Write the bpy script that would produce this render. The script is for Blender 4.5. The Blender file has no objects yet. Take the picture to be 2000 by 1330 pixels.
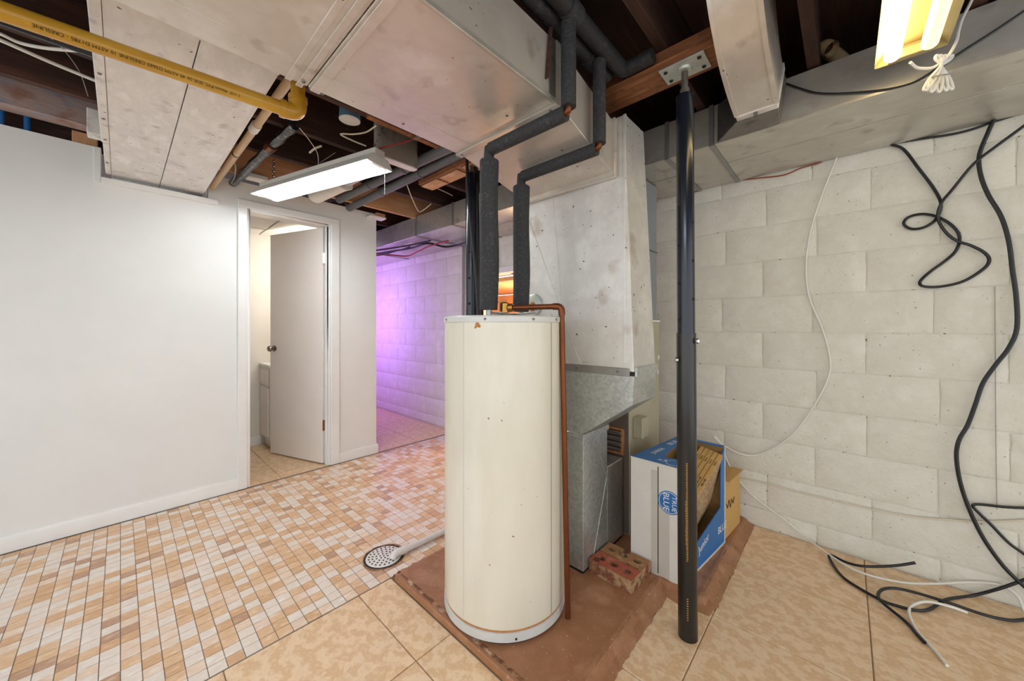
import bpy, bmesh, math, random
from mathutils import Vector, Matrix
random.seed(7)

# ------------------------------------------------------------------ camera, world, lights, exposure
scene = bpy.context.scene
COL = scene.collection
F, A, HZ, CH = 705.0, math.atan(650 / 705), 638.0, 1.15        # focal length in pixels, yaw, horizon row, eye height
cam = bpy.data.objects.new('camera', bpy.data.cameras.new('camera'))
COL.objects.link(cam)
cam.location = (0, 0, CH)
cam.rotation_euler = (math.pi / 2, 0, A - math.pi / 2)
cam.data.sensor_width = 36
cam.data.lens = F / 2000 * 36
cam.data.shift_y = -(665 - HZ) / 2000
cam.data.clip_start = 0.02
scene.camera = cam
world = bpy.data.worlds.new('world'); scene.world = world
world.use_nodes = True
WB = world.node_tree.nodes['Background']
WB.inputs[0].default_value = (0.96, 0.985, 1.0, 1)
WB.inputs[1].default_value = 0.66
scene.view_settings.view_transform = 'Standard'
scene.view_settings.look = 'None'
scene.view_settings.gamma = 1
scene.view_settings.use_curve_mapping = False
scene.view_settings.exposure = 1.38
TUBE_LEFT, TUBE_RIGHT, TUBE_FILL = 9.5, 5.5, 17.0

def lamp(name, typ, loc, power, color, size=0.1, size_y=None, rot=(0, 0, 0), radius=0.05):
    l = bpy.data.lights.new(name, typ); l.energy = power; l.color = color
    if typ == 'AREA':
        l.shape = 'RECTANGLE'; l.size = size; l.size_y = size_y or size
    else:
        l.shadow_soft_size = radius
    o = bpy.data.objects.new(name, l); COL.objects.link(o); o.location = loc; o.rotation_euler = rot
    return o
lamp('corridor_purple_lamp', 'AREA', (1.60, 4.75, 1.25), 6.5, (0.46, 0.19, 1.0), size=0.9, size_y=0.5, rot=(0, -math.pi / 2, 0))
lamp('corridor_hidden_lamp', 'POINT', (1.78, 4.35, 1.5), 1.0, (1.0, 0.93, 0.98), radius=0.1)  # unseen white point light below ceiling height, tucked behind the partition
lamp('bathroom_ceiling_lamp', 'POINT', (1.2, 3.62, 1.72), 3.4, (1.0, 0.90, 0.80), radius=0.08)
lamp('side_room_lamp', 'POINT', (3.1, 2.6, 1.2), 14, (1.0, 0.72, 0.48), radius=0.1)

# ------------------------------------------------------------------ pixel-to-place helpers (photo pixels on a known plane)
def ray(px, py):
    u = (px - 1000) / F; v = (HZ - py) / F
    return Vector((math.cos(A) + u * math.sin(A), math.sin(A) - u * math.cos(A), v))
def on(px, py, ax, val):
    d = ray(px, py); o = Vector((0, 0, CH)); return o + d * ((val - o[ax]) / d[ax])
def atz(px, py, z): return on(px, py, 2, z)
def atx(px, py, x): return on(px, py, 0, x)
def aty(px, py, y): return on(px, py, 1, y)
def atd(px, py, d): return Vector((0, 0, CH)) + ray(px, py) * d

# ------------------------------------------------------------------ mesh building
class MB:
    def __init__(s): s.v = []; s.f = []; s.m = []
    def add(s, vs, fs, mi=0):
        b = len(s.v); s.v += [Vector(p) for p in vs]; s.f += [[i + b for i in f] for f in fs]; s.m += [mi] * len(fs); return s
    def box(s, x0, x1, y0, y1, z0, z1, mi=0):
        return s.add([(x0,y0,z0),(x1,y0,z0),(x1,y1,z0),(x0,y1,z0),(x0,y0,z1),(x1,y0,z1),(x1,y1,z1),(x0,y1,z1)],
                     [(0,3,2,1),(4,5,6,7),(0,1,5,4),(1,2,6,5),(2,3,7,6),(3,0,4,7)], mi)
    def obox(s, c, size, R, mi=0):
        h = Vector(size) / 2; vs = []
        for z in (-1, 1):
            for (x, y) in ((-1,-1),(1,-1),(1,1),(-1,1)): vs.append(Vector(c) + R @ Vector((x*h.x, y*h.y, z*h.z)))
        return s.add(vs, [(0,3,2,1),(4,5,6,7),(0,1,5,4),(1,2,6,5),(2,3,7,6),(3,0,4,7)], mi)
    def bar(s, a, b, w, h, up=(0,0,1), mi=0):
        a = Vector(a); b = Vector(b); d = b - a; L = d.length; x = d.normalized(); z = Vector(up)
        y = z.cross(x).normalized(); z = x.cross(y)
        return s.obox((a + b) / 2, (L, w, h), Matrix((x, y, z)).transposed(), mi)
    def hexa(s, b4, t4, mi=0):
        return s.add(list(b4) + list(t4), [(0,3,2,1),(4,5,6,7),(0,1,5,4),(1,2,6,5),(2,3,7,6),(3,0,4,7)], mi)
    def prism(s, poly, d, mi=0):
        n = len(poly); d = Vector(d); vs = [Vector(p) for p in poly] + [Vector(p) + d for p in poly]
        fs = [list(range(n))[::-1], list(range(n, 2*n))] + [(i, (i+1) % n, n + (i+1) % n, n + i) for i in range(n)]
        return s.add(vs, fs, mi)
    def tube(s, pts, r, n=10, mi=0, cap=True):
        pts = [Vector(p) for p in pts]; R = r if isinstance(r, (list, tuple)) else [r] * len(pts)
        t0 = (pts[1] - pts[0]).normalized(); nrm = t0.orthogonal().normalized(); b = len(s.v); vs = []; fs = []
        for i, p in enumerate(pts):
            if i == 0: t = t0
            elif i == len(pts) - 1: t = (pts[i] - pts[i-1]).normalized()
            else: t = ((pts[i+1] - p).normalized() + (p - pts[i-1]).normalized()); t = t.normalized() if t.length > 1e-6 else t0
            q = t0.rotation_difference(t); nrm = (q @ nrm); nrm = (nrm - t * nrm.dot(t)).normalized(); bi = t.cross(nrm); t0 = t
            for k in range(n):
                a = 2 * math.pi * k / n; vs.append(p + (nrm * math.cos(a) + bi * math.sin(a)) * R[i])
        for i in range(len(pts) - 1):
            for k in range(n):
                fs.append((i*n + k, i*n + (k+1) % n, (i+1)*n + (k+1) % n, (i+1)*n + k))
        if cap: fs += [list(range(n))[::-1], list(range((len(pts)-1)*n, len(pts)*n))]
        return s.add(vs, fs, mi)
    def lathe(s, prof, c, n=32, axis='Z', mi=0):
        c = Vector(c); vs = []; fs = []
        for (r, h) in prof:
            for k in range(n):
                a = 2 * math.pi * k / n; x, y = r * math.cos(a), r * math.sin(a)
                vs.append(c + (Vector((x, y, h)) if axis == 'Z' else Vector((h, x, y)) if axis == 'X' else Vector((y, h, x))))
        for i in range(len(prof) - 1):
            for k in range(n): fs.append((i*n + k, i*n + (k+1) % n, (i+1)*n + (k+1) % n, (i+1)*n + k))
        if prof[0][0] > 1e-5: fs.append(list(range(n))[::-1])
        if prof[-1][0] > 1e-5: fs.append(list(range((len(prof)-1)*n, len(prof)*n)))
        return s.add(vs, fs, mi)
    def mesh(s, name, mats, off=(0,0,0), bev=0, smooth=35, fix=True):
        me = bpy.data.meshes.new(name); off = Vector(off)
        me.from_pydata([p - off for p in s.v], [], s.f)
        for m in (mats if isinstance(mats, (list, tuple)) else [mats]): me.materials.append(m)
        me.polygons.foreach_set('material_index', s.m)
        bm = bmesh.new(); bm.from_mesh(me)
        if fix:
            bmesh.ops.remove_doubles(bm, verts=bm.verts, dist=1e-6); bmesh.ops.recalc_face_normals(bm, faces=bm.faces)
        if bev:
            es = [e for e in bm.edges if len(e.link_faces) == 2 and e.calc_face_angle(0) > 0.5]
            bmesh.ops.bevel(bm, geom=es, offset=bev, segments=1, affect='EDGES', clamp_overlap=True)
        bm.to_mesh(me); bm.free()
        if smooth:
            me.polygons.foreach_set('use_smooth', [True] * len(me.polygons)); me.set_sharp_from_angle(angle=math.radians(smooth))
        me.update(); return me
    def build(s, name, mats, parent=None, bev=0, smooth=35, label=None, kind=None):
        off = wloc(parent)
        o = bpy.data.objects.new(name, s.mesh(name, mats, off, bev, smooth)); COL.objects.link(o)
        if parent: o.parent = parent
        if label: o['label'] = label
        if kind: o['kind'] = kind
        return o

def wloc(o):
    v = Vector((0, 0, 0))
    while o: v += o.location; o = o.parent
    return v
def thing(name, loc, label, cat, group=None):
    o = bpy.data.objects.new(name, None); COL.objects.link(o); o.location = loc; o.empty_display_size = 0.05
    o['label'] = label; o['category'] = cat
    if group: o['group'] = group
    return o
def tag(o, label, cat, group=None):
    o['label'] = label; o['category'] = cat
    if group: o['group'] = group
    return o
def struct(o, label=None):
    o['kind'] = 'structure'
    if label: o['label'] = label
    return o
def link_mesh(name, me, loc, parent=None, rot=None):
    o = bpy.data.objects.new(name, me); COL.objects.link(o); o.location = Vector(loc) - wloc(parent)
    if rot: o.rotation_euler = rot
    if parent: o.parent = parent
    return o
def spline(P, n=8):
    P = [Vector(p) for p in P]; out = []
    for i in range(len(P) - 1):
        p0 = P[i-1] if i else P[0] * 2 - P[1]; p1, p2 = P[i], P[i+1]; p3 = P[i+2] if i + 2 < len(P) else P[-1] * 2 - P[-2]
        for k in range(n):
            t = k / n
            out.append(0.5 * ((2*p1) + (p2-p0)*t + (2*p0-5*p1+4*p2-p3)*t*t + (3*p1-p0-3*p2+p3)*t**3))
    out.append(P[-1]); return out
def arc_pts(c, r, a0, a1, ax, ay, n=8):
    return [Vector(c) + Vector(ax) * r * math.cos(a0 + (a1-a0)*i/n) + Vector(ay) * r * math.sin(a0 + (a1-a0)*i/n) for i in range(n+1)]
def rounded(pts, r, n=6):
    """polyline with rounded corners"""
    pts = [Vector(p) for p in pts]; out = [pts[0]]
    for i in range(1, len(pts) - 1):
        a = (pts[i-1] - pts[i]).normalized(); b = (pts[i+1] - pts[i]).normalized()
        p, q = pts[i] + a * r, pts[i] + b * r
        for k in range(n + 1):
            t = k / n; out.append(p * (1-t)**2 + pts[i] * 2*t*(1-t) + q * t*t)
    out.append(pts[-1]); return out
def text_part(name, body, size, origin, xdir, ydir, m, parent, align='LEFT', lift=0.0008):
    cu = bpy.data.curves.new(name, 'FONT'); cu.body = body; cu.size = size; cu.align_x = align; cu.align_y = 'CENTER'; cu.resolution_u = 3; cu.extrude = 0.0002
    tmp = bpy.data.objects.new(name, cu); COL.objects.link(tmp)
    dg = bpy.context.evaluated_depsgraph_get(); me = bpy.data.meshes.new_from_object(tmp.evaluated_get(dg))
    bpy.data.objects.remove(tmp)
    x = Vector(xdir).normalized(); y = Vector(ydir); y = (y - x * y.dot(x)).normalized(); n = x.cross(y)
    M = Matrix((x, y, n)).transposed().to_4x4(); M.translation = Vector(origin) + n * lift - wloc(parent)
    me.transform(M); me.materials.clear(); me.materials.append(m); me.name = name
    o = bpy.data.objects.new(name, me); COL.objects.link(o); o.parent = parent; return o

# ------------------------------------------------------------------ materials
def rgb(h):
    c = [int(h[i:i+2], 16) / 255 for i in (0, 2, 4)]
    return tuple(((x / 12.92) if x <= 0.04045 else ((x + 0.055) / 1.055) ** 2.4) for x in c) + (1,)
def mat(name, cols, rough=0.5, metal=0.0, scale=8.0, stretch=(1,1,1), detail=4, pos=None, bump=0.0, bscale=60.0, bstretch=None, spec=0.5,
        speck=None, speck_scale=120, speck_cut=0.72, wear=None, wear_scale=3.0, wear_cut=(0.55, 0.7), coat=0.0, spangle=0.0, rvar=0.0):
    m = bpy.data.materials.new(name); m.use_nodes = True; nt = m.node_tree; N = nt.nodes; L = nt.links
    b = N['Principled BSDF']; b.inputs['Roughness'].default_value = rough; b.inputs['Metallic'].default_value = metal
    b.inputs['Specular IOR Level'].default_value = spec
    if coat: b.inputs['Coat Weight'].default_value = coat; b.inputs['Coat Roughness'].default_value = 0.15
    g = N.new('ShaderNodeNewGeometry')
    def mapped(st):
        mp = N.new('ShaderNodeMapping'); mp.inputs['Scale'].default_value = st; L.new(g.outputs['Position'], mp.inputs['Vector']); return mp.outputs[0]
    cols = [rgb(c) for c in (cols if isinstance(cols, (list, tuple)) else [cols])]
    if len(cols) == 1:
        rgbn = N.new('ShaderNodeRGB'); rgbn.outputs[0].default_value = cols[0]; cur = rgbn.outputs[0]
    else:
        nz = N.new('ShaderNodeTexNoise'); nz.inputs['Scale'].default_value = scale; nz.inputs['Detail'].default_value = detail
        nz.inputs['Roughness'].default_value = 0.6; L.new(mapped(stretch), nz.inputs['Vector'])
        r = N.new('ShaderNodeValToRGB'); L.new(nz.outputs['Fac'], r.inputs[0])
        ps = pos or [0.3 + 0.4 * i / (len(cols) - 1) for i in range(len(cols))]
        while len(r.color_ramp.elements) < len(cols): r.color_ramp.elements.new(0.5)
        for e, p, c in zip(r.color_ramp.elements, ps, cols): e.position = p; e.color = c
        cur = r.outputs[0]
    def mix(cur, fac, col):
        mx = N.new('ShaderNodeMix'); mx.data_type = 'RGBA'; L.new(fac, mx.inputs[0]); L.new(cur, mx.inputs[6]); mx.inputs[7].default_value = col; return mx.outputs[2]
    def mask(sc, lo, hi, st=(1,1,1), det=3):
        nz = N.new('ShaderNodeTexNoise'); nz.inputs['Scale'].default_value = sc; nz.inputs['Detail'].default_value = det; L.new(mapped(st), nz.inputs['Vector'])
        mr = N.new('ShaderNodeMapRange'); mr.inputs[1].default_value = lo; mr.inputs[2].default_value = hi; L.new(nz.outputs['Fac'], mr.inputs[0]); return mr.outputs[0]
    if spangle:
        vo = N.new('ShaderNodeTexVoronoi'); vo.inputs['Scale'].default_value = 90; L.new(mapped((1,1,1)), vo.inputs['Vector'])
        bw = N.new('ShaderNodeRGBToBW'); L.new(vo.outputs['Color'], bw.inputs[0])
        mr = N.new('ShaderNodeMapRange'); mr.inputs[3].default_value = 1 - spangle; mr.inputs[4].default_value = 1 + spangle * 0.6; L.new(bw.outputs[0], mr.inputs[0])
        mx = N.new('ShaderNodeMix'); mx.data_type = 'RGBA'; mx.blend_type = 'MULTIPLY'; mx.inputs[0].default_value = 1
        L.new(cur, mx.inputs[6]); L.new(mr.outputs[0], mx.inputs[7]); cur = mx.outputs[2]
    if wear: cur = mix(cur, mask(wear_scale, *wear_cut), rgb(wear))
    if speck: cur = mix(cur, mask(speck_scale, speck_cut, speck_cut + 0.04, det=1), rgb(speck))
    L.new(cur, b.inputs['Base Color'])
    if rvar:
        nz = N.new('ShaderNodeTexNoise'); nz.inputs['Scale'].default_value = 5; L.new(mapped((1,1,1)), nz.inputs['Vector'])
        mr = N.new('ShaderNodeMapRange'); mr.inputs[3].default_value = rough - rvar; mr.inputs[4].default_value = rough + rvar
        L.new(nz.outputs['Fac'], mr.inputs[0]); L.new(mr.outputs[0], b.inputs['Roughness'])
    if bump:
        nz = N.new('ShaderNodeTexNoise'); nz.inputs['Scale'].default_value = bscale; nz.inputs['Detail'].default_value = 4
        L.new(mapped(bstretch or stretch), nz.inputs['Vector'])
        bp = N.new('ShaderNodeBump'); bp.inputs['Strength'].default_value = bump; bp.inputs['Distance'].default_value = 0.01
        L.new(nz.outputs['Fac'], bp.inputs['Height']); L.new(bp.outputs[0], b.inputs['Normal'])
    return m
def emit(name, col, strength):
    m = bpy.data.materials.new(name); m.use_nodes = True; b = m.node_tree.nodes['Principled BSDF']
    b.inputs['Base Color'].default_value = rgb(col); b.inputs['Emission Color'].default_value = rgb(col); b.inputs['Emission Strength'].default_value = strength
    return m

M = {}
M['drywall'] = mat('white_drywall', ['eceeec', 'e6e8e6'], 0.55, scale=2, bump=0.03, bscale=40)
M['trim'] = mat('white_trim_paint', ['f0f1ef', 'e8e9e7'], 0.35, scale=4)
M['block'] = mat('painted_block', ['e6e4da', 'dedccf', 'e9e7de'], 0.7, scale=6, bump=0.35, bscale=55, speck='a29d90', speck_scale=85, speck_cut=0.75)
M['mortar'] = mat('painted_mortar', ['e2e0d5', 'd6d4c8'], 0.8, scale=18, bump=0.4, bscale=90, speck='6e685c', speck_scale=60, speck_cut=0.70)
M['tile'] = mat('beige_floor_tile', ['e3c29a', 'ecd2b0', 'dab58a', 'e8caa4'], 0.42, scale=20, detail=8, stretch=(1.3, 1, 1), bump=0.05, bscale=60, rvar=0.08)
M['grout'] = mat('grey_brown_grout', ['bfa688', 'ac9478'], 0.85, scale=20)
M['grout_dark'] = mat('dark_mosaic_grout', ['8f8578', '7a7268'], 0.85, scale=20)
mos_cols = [['f4ede5', 'e6d9cc', 'f8f3ed'], ['f2e2d2', 'e4cab2', 'f4e8dc'], ['eaccaa', 'dab48c', 'f0dac0'], ['e2bc94', 'd0a67c', 'ebcdaa'], ['d0ac8e', 'b89074', 'debfa4']]
MOS = [mat('mosaic_shade', c, 0.38, scale=30, detail=6, stretch=(0.6, 1.5, 1), bump=0.06, bscale=70) for c in mos_cols]
M['pad'] = mat('brown_painted_concrete', ['ac7c5c', '9c6c4a', 'b88a6a'], 0.45, scale=7, bump=0.12, bscale=40, speck='cdb8a4', speck_scale=110, speck_cut=0.73, rvar=0.1)
M['pad_edge'] = mat('rough_broken_mortar', ['8a5a3a', '6b4630', 'a57a58', 'c7b39f'], 0.9, scale=22, bump=0.8, bscale=45)
M['duct'] = mat('galvanized_duct', ['e0d9d0', 'd6cec4', 'e8e3dc'], 0.36, metal=0.55, scale=5, bump=0.04, bscale=12, wear='9d8a78', wear_scale=9, wear_cut=(0.62, 0.85), speck='6a5c50', speck_scale=60, speck_cut=0.76, rvar=0.08)
M['duct_pale'] = mat('chalky_galvanized_duct', ['eae7e2', 'dedad5', 'f0eeeb'], 0.5, metal=0.15, scale=6, stretch=(2.4, 0.8, 1), bump=0.05, bscale=20, wear='a39c95', wear_scale=14, wear_cut=(0.60, 0.85), speck='6a625c', speck_scale=50, speck_cut=0.76)
M['duct_dull'] = mat('dull_galvanized_duct', ['d0ccc3', 'c4c0b7', 'dad7d0'], 0.34, metal=0.6, scale=5, stretch=(1, 0.6, 1), bump=0.03, bscale=14, wear='8b8378', wear_scale=10, wear_cut=(0.6, 0.85), rvar=0.1)
M['plenum'] = mat('worn_plenum_metal', ['e2e0dc', 'd6d4cf', 'eae8e5'], 0.42, metal=0.45, scale=6, bump=0.04, bscale=14, wear='a08c78', wear_scale=5, wear_cut=(0.64, 0.82), speck='5c5148', speck_scale=55, speck_cut=0.73)
M['spangle'] = mat('spangled_galvanized', ['cdd1cf', 'bfc3c1'], 0.33, metal=0.7, scale=4, spangle=0.22, bump=0.03, bscale=30)
M['dark_metal'] = mat('dark_aged_sheet_metal', ['85807a', '706a64', '948d85'], 0.42, metal=0.55, scale=12, bump=0.08, bscale=30, wear='3c3632', wear_scale=12)
M['cleat'] = mat('cleat_metal', ['a5a39f', '939190'], 0.4, metal=0.7, scale=10)
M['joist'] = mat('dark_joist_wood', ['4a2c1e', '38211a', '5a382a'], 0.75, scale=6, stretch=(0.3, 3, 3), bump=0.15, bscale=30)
M['girder'] = mat('aged_orange_wood', ['9a643c', '7c4a2a', 'b07a4c'], 0.7, scale=7, stretch=(4, 0.4, 3), bump=0.15, bscale=30, wear='4e2e1c', wear_scale=12, wear_cut=(0.62, 0.78))
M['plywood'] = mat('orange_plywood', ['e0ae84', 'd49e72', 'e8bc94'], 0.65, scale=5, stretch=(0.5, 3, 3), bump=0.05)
M['woodend'] = mat('pale_sawn_wood', ['cba07a', 'b98a62', 'dcb694'], 0.7, scale=16, stretch=(2, 0.5, 1), bump=0.1)
M['steel'] = mat('rusty_blue_steel', ['9aa8bc', 'b09a94', 'b8a29c', '8a9ab4'], 0.6, metal=0.1, scale=7, stretch=(0.6, 2, 2), bump=0.2, bscale=40, wear='a07868', wear_scale=9)
M['tank'] = mat('cream_enamel', ['e0dccd', 'd9d5c4', 'e4e1d4'], 0.28, scale=2.5, stretch=(2, 2, 0.5), speck='9a7a5c', speck_scale=45, speck_cut=0.775, coat=0.3)
M['tank_band'] = mat('light_grey_enamel', ['d2d3d0', 'c8c9c6'], 0.35, scale=8)
M['black_gap'] = mat('black_shadow_gap', '17130f', 0.8)  # flat black painted in for the shade of gaps and holes
M['rust'] = mat('rust_stain', ['a96c38', 'c08a52'], 0.7, scale=60)
M['copper'] = mat('aged_copper', ['6e3c22', '7c482a', '5c321e'], 0.38, metal=0.75, scale=9, stretch=(1, 1, 0.4))
M['brass'] = mat('brass', ['b0823e', 'c29a58'], 0.3, metal=0.9, scale=20)
M['foam'] = mat('charcoal_foam_sleeve', ['38393c', '2b2c2f', '46474a'], 0.75, scale=90, bump=0.35, bscale=160)
M['foam_dark'] = mat('dark_pipe_foam', ['2c2c2f', '222225', '38383a'], 0.6, scale=30, bump=0.2, bscale=100)
M['post_blue'] = mat('blue_black_painted_tube', ['1d2430', '181e28'], 0.22, metal=0.25, scale=5, coat=0.3)
M['post_black'] = mat('black_painted_tube', ['171717', '1f1e1d'], 0.28, scale=6, coat=0.2)
M['gold'] = mat('gold_print', 'b0883a', 0.6)
M['chrome'] = mat('bright_steel', 'd8d8d8', 0.18, metal=1)
M['foil'] = mat('crumpled_foil', ['8a8c90', '5a5c60', 'a8aaae'], 0.3, metal=0.9, scale=40)
M['zinc'] = mat('zinc_plate', ['c8ccc6', 'b6bab4'], 0.45, metal=0.5, scale=20)
M['yellow'] = mat('yellow_cpvc', ['c99a2e', 'bf8f26', 'd2a83e'], 0.32, scale=5, stretch=(0.4, 2, 2), coat=0.2)
M['tanpipe'] = mat('tan_pvc', ['d6bb94', 'c8aa80'], 0.4, scale=6)
M['ink'] = mat('black_print', '1d1a16', 0.7)
M['greypipe'] = mat('grey_pipe', ['6c6f74', '5e6166'], 0.45, scale=8)
M['white_plastic'] = mat('white_plastic', ['ecebe6', 'e4e3de'], 0.4, scale=8)
M['fixture'] = mat('white_enamel_fixture', ['f2f1ea', 'ebe9e0'], 0.4, scale=6)
M['cream_fix'] = mat('cream_fixture_reflector', ['b0a27a', 'a4966e'], 0.5, scale=6)
M['pvc'] = mat('white_pvc', ['e9e6e2', 'dcd8d4'], 0.35, scale=14)
M['cable_black'] = mat('black_cable_jacket', '15161a', 0.4)
M['cable_white'] = mat('white_cable_jacket', 'e8e6de', 0.45)
M['cable_beige'] = mat('beige_cable_jacket', 'd8cfbb', 0.5)
M['cable_grey'] = mat('grey_wire', '9a9690', 0.5)
M['cable_red'] = mat('red_wire', 'a62a2a', 0.5)
M['cable_orange'] = mat('orange_wire', '9a4a2a', 0.5)
M['bluebox'] = mat('blue_plastic', ['6fa4d0', '7cb0da'], 0.4, scale=10)
M['knob'] = mat('satin_nickel', '8e867c', 0.25, metal=0.95)
M['hinge'] = mat('antique_brass', '7a5a38', 0.35, metal=0.8)
M['doorpaint'] = mat('offwhite_door_paint', ['eee8e3', 'e9e2dc'], 0.4, scale=3)
M['bathwall'] = mat('bathroom_wall_paint', ['eae6de', 'e5e0d8'], 0.6, scale=3)
M['furnace'] = mat('tan_furnace_paint', ['b5ae96', 'aca58c'], 0.45, scale=5)
M['furnace_grey'] = mat('grey_furnace_paint', ['8a9096', '80868c'], 0.45, scale=5)
M['furnace_shaded'] = mat('shaded_furnace_paint', ['6e6258', '645850'], 0.5, scale=5)
M['card_white'] = mat('white_carton_board', ['e4e0d8', 'dad5cc'], 0.7, scale=6)
M['card_grey'] = mat('grey_tape', ['cdc7bb', 'c4bdb0'], 0.5, scale=8)
M['card_blue'] = mat('blue_printed_board', ['2a74b8', '2468aa'], 0.45, scale=5)
M['card_brown'] = mat('kraft_cardboard', ['a5804e', '977444'], 0.8, scale=8, stretch=(1, 1, 6))
M['card_tan'] = mat('tan_cardboard', ['cfa768', 'c59c5c'], 0.7, scale=8)
M['marble'] = mat('marble_print', ['d9c9ac', '8c6a44', 'c9b08a', '6e4f34'], 0.5, scale=28, detail=6)
M['white_ink'] = mat('white_print', 'f0f0ee', 0.6)
M['brick_red'] = mat('red_brick', ['b4624a', 'a4543e', 'c27a60'], 0.85, scale=18, bump=0.3, bscale=70, wear='5c3026', wear_scale=16, wear_cut=(0.58, 0.7))
M['brick_tan'] = mat('tan_brick', ['ad8055', '9c7048', 'bc9468'], 0.85, scale=18, bump=0.3, bscale=70, wear='5e3a2a', wear_scale=14, wear_cut=(0.58, 0.7))
M['brick_side'] = mat('mottled_brick_side', ['a8845c', '7a3e30', 'b89a70', '5a2e26'], 0.9, scale=14, bump=0.4, bscale=60)
M['peach'] = mat('peach_wall', ['d8a884', 'd0a07c'], 0.6, scale=3)
M['paper'] = mat('paper', ['e8e6e2', 'c9c7c4'], 0.7, scale=30)
M['tube_white'] = emit('lit_tube_cool', 'f6faff', TUBE_LEFT)
M['tube_warm'] = emit('lit_tube_warm', 'ffe2a4', TUBE_RIGHT)
M['tube_dim'] = emit('lit_tube_dim', 'f6ecc8', TUBE_RIGHT * 0.06)
M['tube_fill'] = emit('lit_tube_fill', 'eef5ff', TUBE_FILL)

# ------------------------------------------------------------------ structure
YW, XW = 3.14, 2.49
X0, Y0, Y1 = -2.4, -2.4, 5.6
PAD = 0.03
# floor: grout bed with tiles as pieces
fl = MB().box(X0, 3.9, Y0, Y1, -0.12, -0.006).build('floor', M['grout'])
struct(fl, 'tiled basement floor of beige squares and small mosaic')
def slab(w, d, h, m, bev=0.0015): return MB().box(-w/2, w/2, -d/2, d/2, -h, 0).mesh('floor_tile', m, bev=bev)
tile_cache = {}
def lay(xs, ys, name='floor_tile', gap=0.004):
    for i in range(len(xs) - 1):
        for j in range(len(ys) - 1):
            w, d = xs[i+1] - xs[i] - gap, ys[j+1] - ys[j] - gap
            k = (round(w, 3), round(d, 3))
            if k not in tile_cache: tile_cache[k] = slab(w, d, 0.012, M['tile'])
            link_mesh(name, tile_cache[k], ((xs[i] + xs[i+1]) / 2, (ys[j] + ys[j+1]) / 2, 0.0), fl)
T = 0.457
lay([0.69 - 3*T, 0.69 - 2*T, 0.69 - T, 0.69, 0.84], [1.085 - 3*T, 1.085 - 2*T, 1.085 - T, 1.085, 1.528])
lay([0.84, 1.147, 1.604, 2.02, XW], [-0.987, -0.53, -0.07, 0.388, 0.56])
lay([1.58, 2.03, XW], [YW + 0.01, 3.55, 4.0, 4.45, 4.9, 5.35])                    # corridor
lay([0.5, 0.83, 1.29, 1.58], [YW + 0.01, 3.53, 3.99, 4.3])                          # bathroom
# mosaic
P_ = 0.0495
cells = []
nx, ny = 63, 32
ox, oy = 2.475 - nx * P_, 1.532
dr = (0.893, 1.695)
for i in range(nx):
    for j in range(ny):
        cx, cy = ox + (i + 0.5) * P_, oy + (j + 0.5) * P_
        if math.hypot(cx - dr[0], cy - dr[1]) < 0.070: continue
        if cx < -0.95: continue
        cells.append((cx, cy))
def shade(cx, cy):
    r = random.random()
    return 0 if r < 0.33 else 1 if r < 0.52 else 2 if r < 0.78 else 3 if r < 0.94 else 4
def fview(c):
    d = c[0] * math.cos(A) + c[1] * math.sin(A); l = c[0] * math.sin(A) - c[1] * math.cos(A)
    px = 1000 + F * l / d; py = HZ + F * CH / d
    return 5 < px < 862 and py < 1325, d
vis = sorted([c for c in cells if fview(c)[0]], key=lambda c: fview(c)[1])[:300]
visset = set(vis)
mos_me = [MB().box(-0.0236, 0.0236, -0.0236, 0.0236, -0.01, 0).mesh('mosaic_tile', m, bev=0.001) for m in MOS]
bedm = MB().box(-1.0, XW, 1.53, YW + 0.005, -0.006, -0.0022).build('grout_bed', M['grout_dark'], fl)
rest = MB()
for c in cells:
    k = shade(*c)
    z = random.uniform(-0.0006, 0.0006)
    if c in visset: link_mesh('mosaic_tile', mos_me[k], (c[0], c[1], z), fl)
    else: rest.box(c[0]-0.0236, c[0]+0.0236, c[1]-0.0236, c[1]+0.0236, -0.008, z, k)
rest.build('mosaic_tiles', MOS, fl, smooth=0, kind='stuff')

# furnace pad, broken mortar lip and skirt
pad = thing('equipment_pad', (1.3, 1.0, 0), 'low brown painted concrete pad under the water heater and furnace', 'concrete pad')
p = MB().prism([(0.84,0.60,0.0),(1.62,0.60,0.0),(1.62,0.43,0.0),(XW-0.002,0.43,0.0),(XW-0.002,1.50,0.0),(0.84,1.50,0.0)], (0,0,PAD))
p.build('slab', M['pad'], pad, bev=0.004)
def skirt(path, w, seed):
    rnd = random.Random(seed); mb = MB(); pts = []
    for a, b in zip(path[:-1], path[1:]):
        a, b = Vector(a), Vector(b); n = max(3, int((b - a).length / 0.02))
        for i in range(n): pts.append(a.lerp(b, i / n))
    pts.append(Vector(path[-1])); vs = []; fs = []
    c = Vector((1.4, 1.0, 0))
    for i, q in enumerate(pts):
        t = (pts[min(i+1, len(pts)-1)] - pts[max(i-1, 0)]).normalized(); nrm = Vector((t.y, -t.x, 0))
        prof = [(w + rnd.uniform(-.006, .006), 0.0015), (w * 0.72, 0.006 + rnd.uniform(-.001, .002)), (w * 0.34 + rnd.uniform(-.005, .005), 0.010 + rnd.uniform(-.003, .003)),
                (w*0.16 + rnd.uniform(-.004, .004), PAD - 0.004 + rnd.uniform(-.003, .003)), (-0.02, PAD + 0.003 + rnd.uniform(-.002, .002)), (-0.035, PAD - 0.002)]
        for (o, z) in prof: vs.append((q.x + nrm.x * o, q.y + nrm.y * o, z))
    k = 6
    for i in range(len(pts) - 1):
        for j in range(k - 1): fs.append((i*k + j, (i+1)*k + j, (i+1)*k + j + 1, i*k + j + 1))
    return mb.add(vs, fs)
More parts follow.
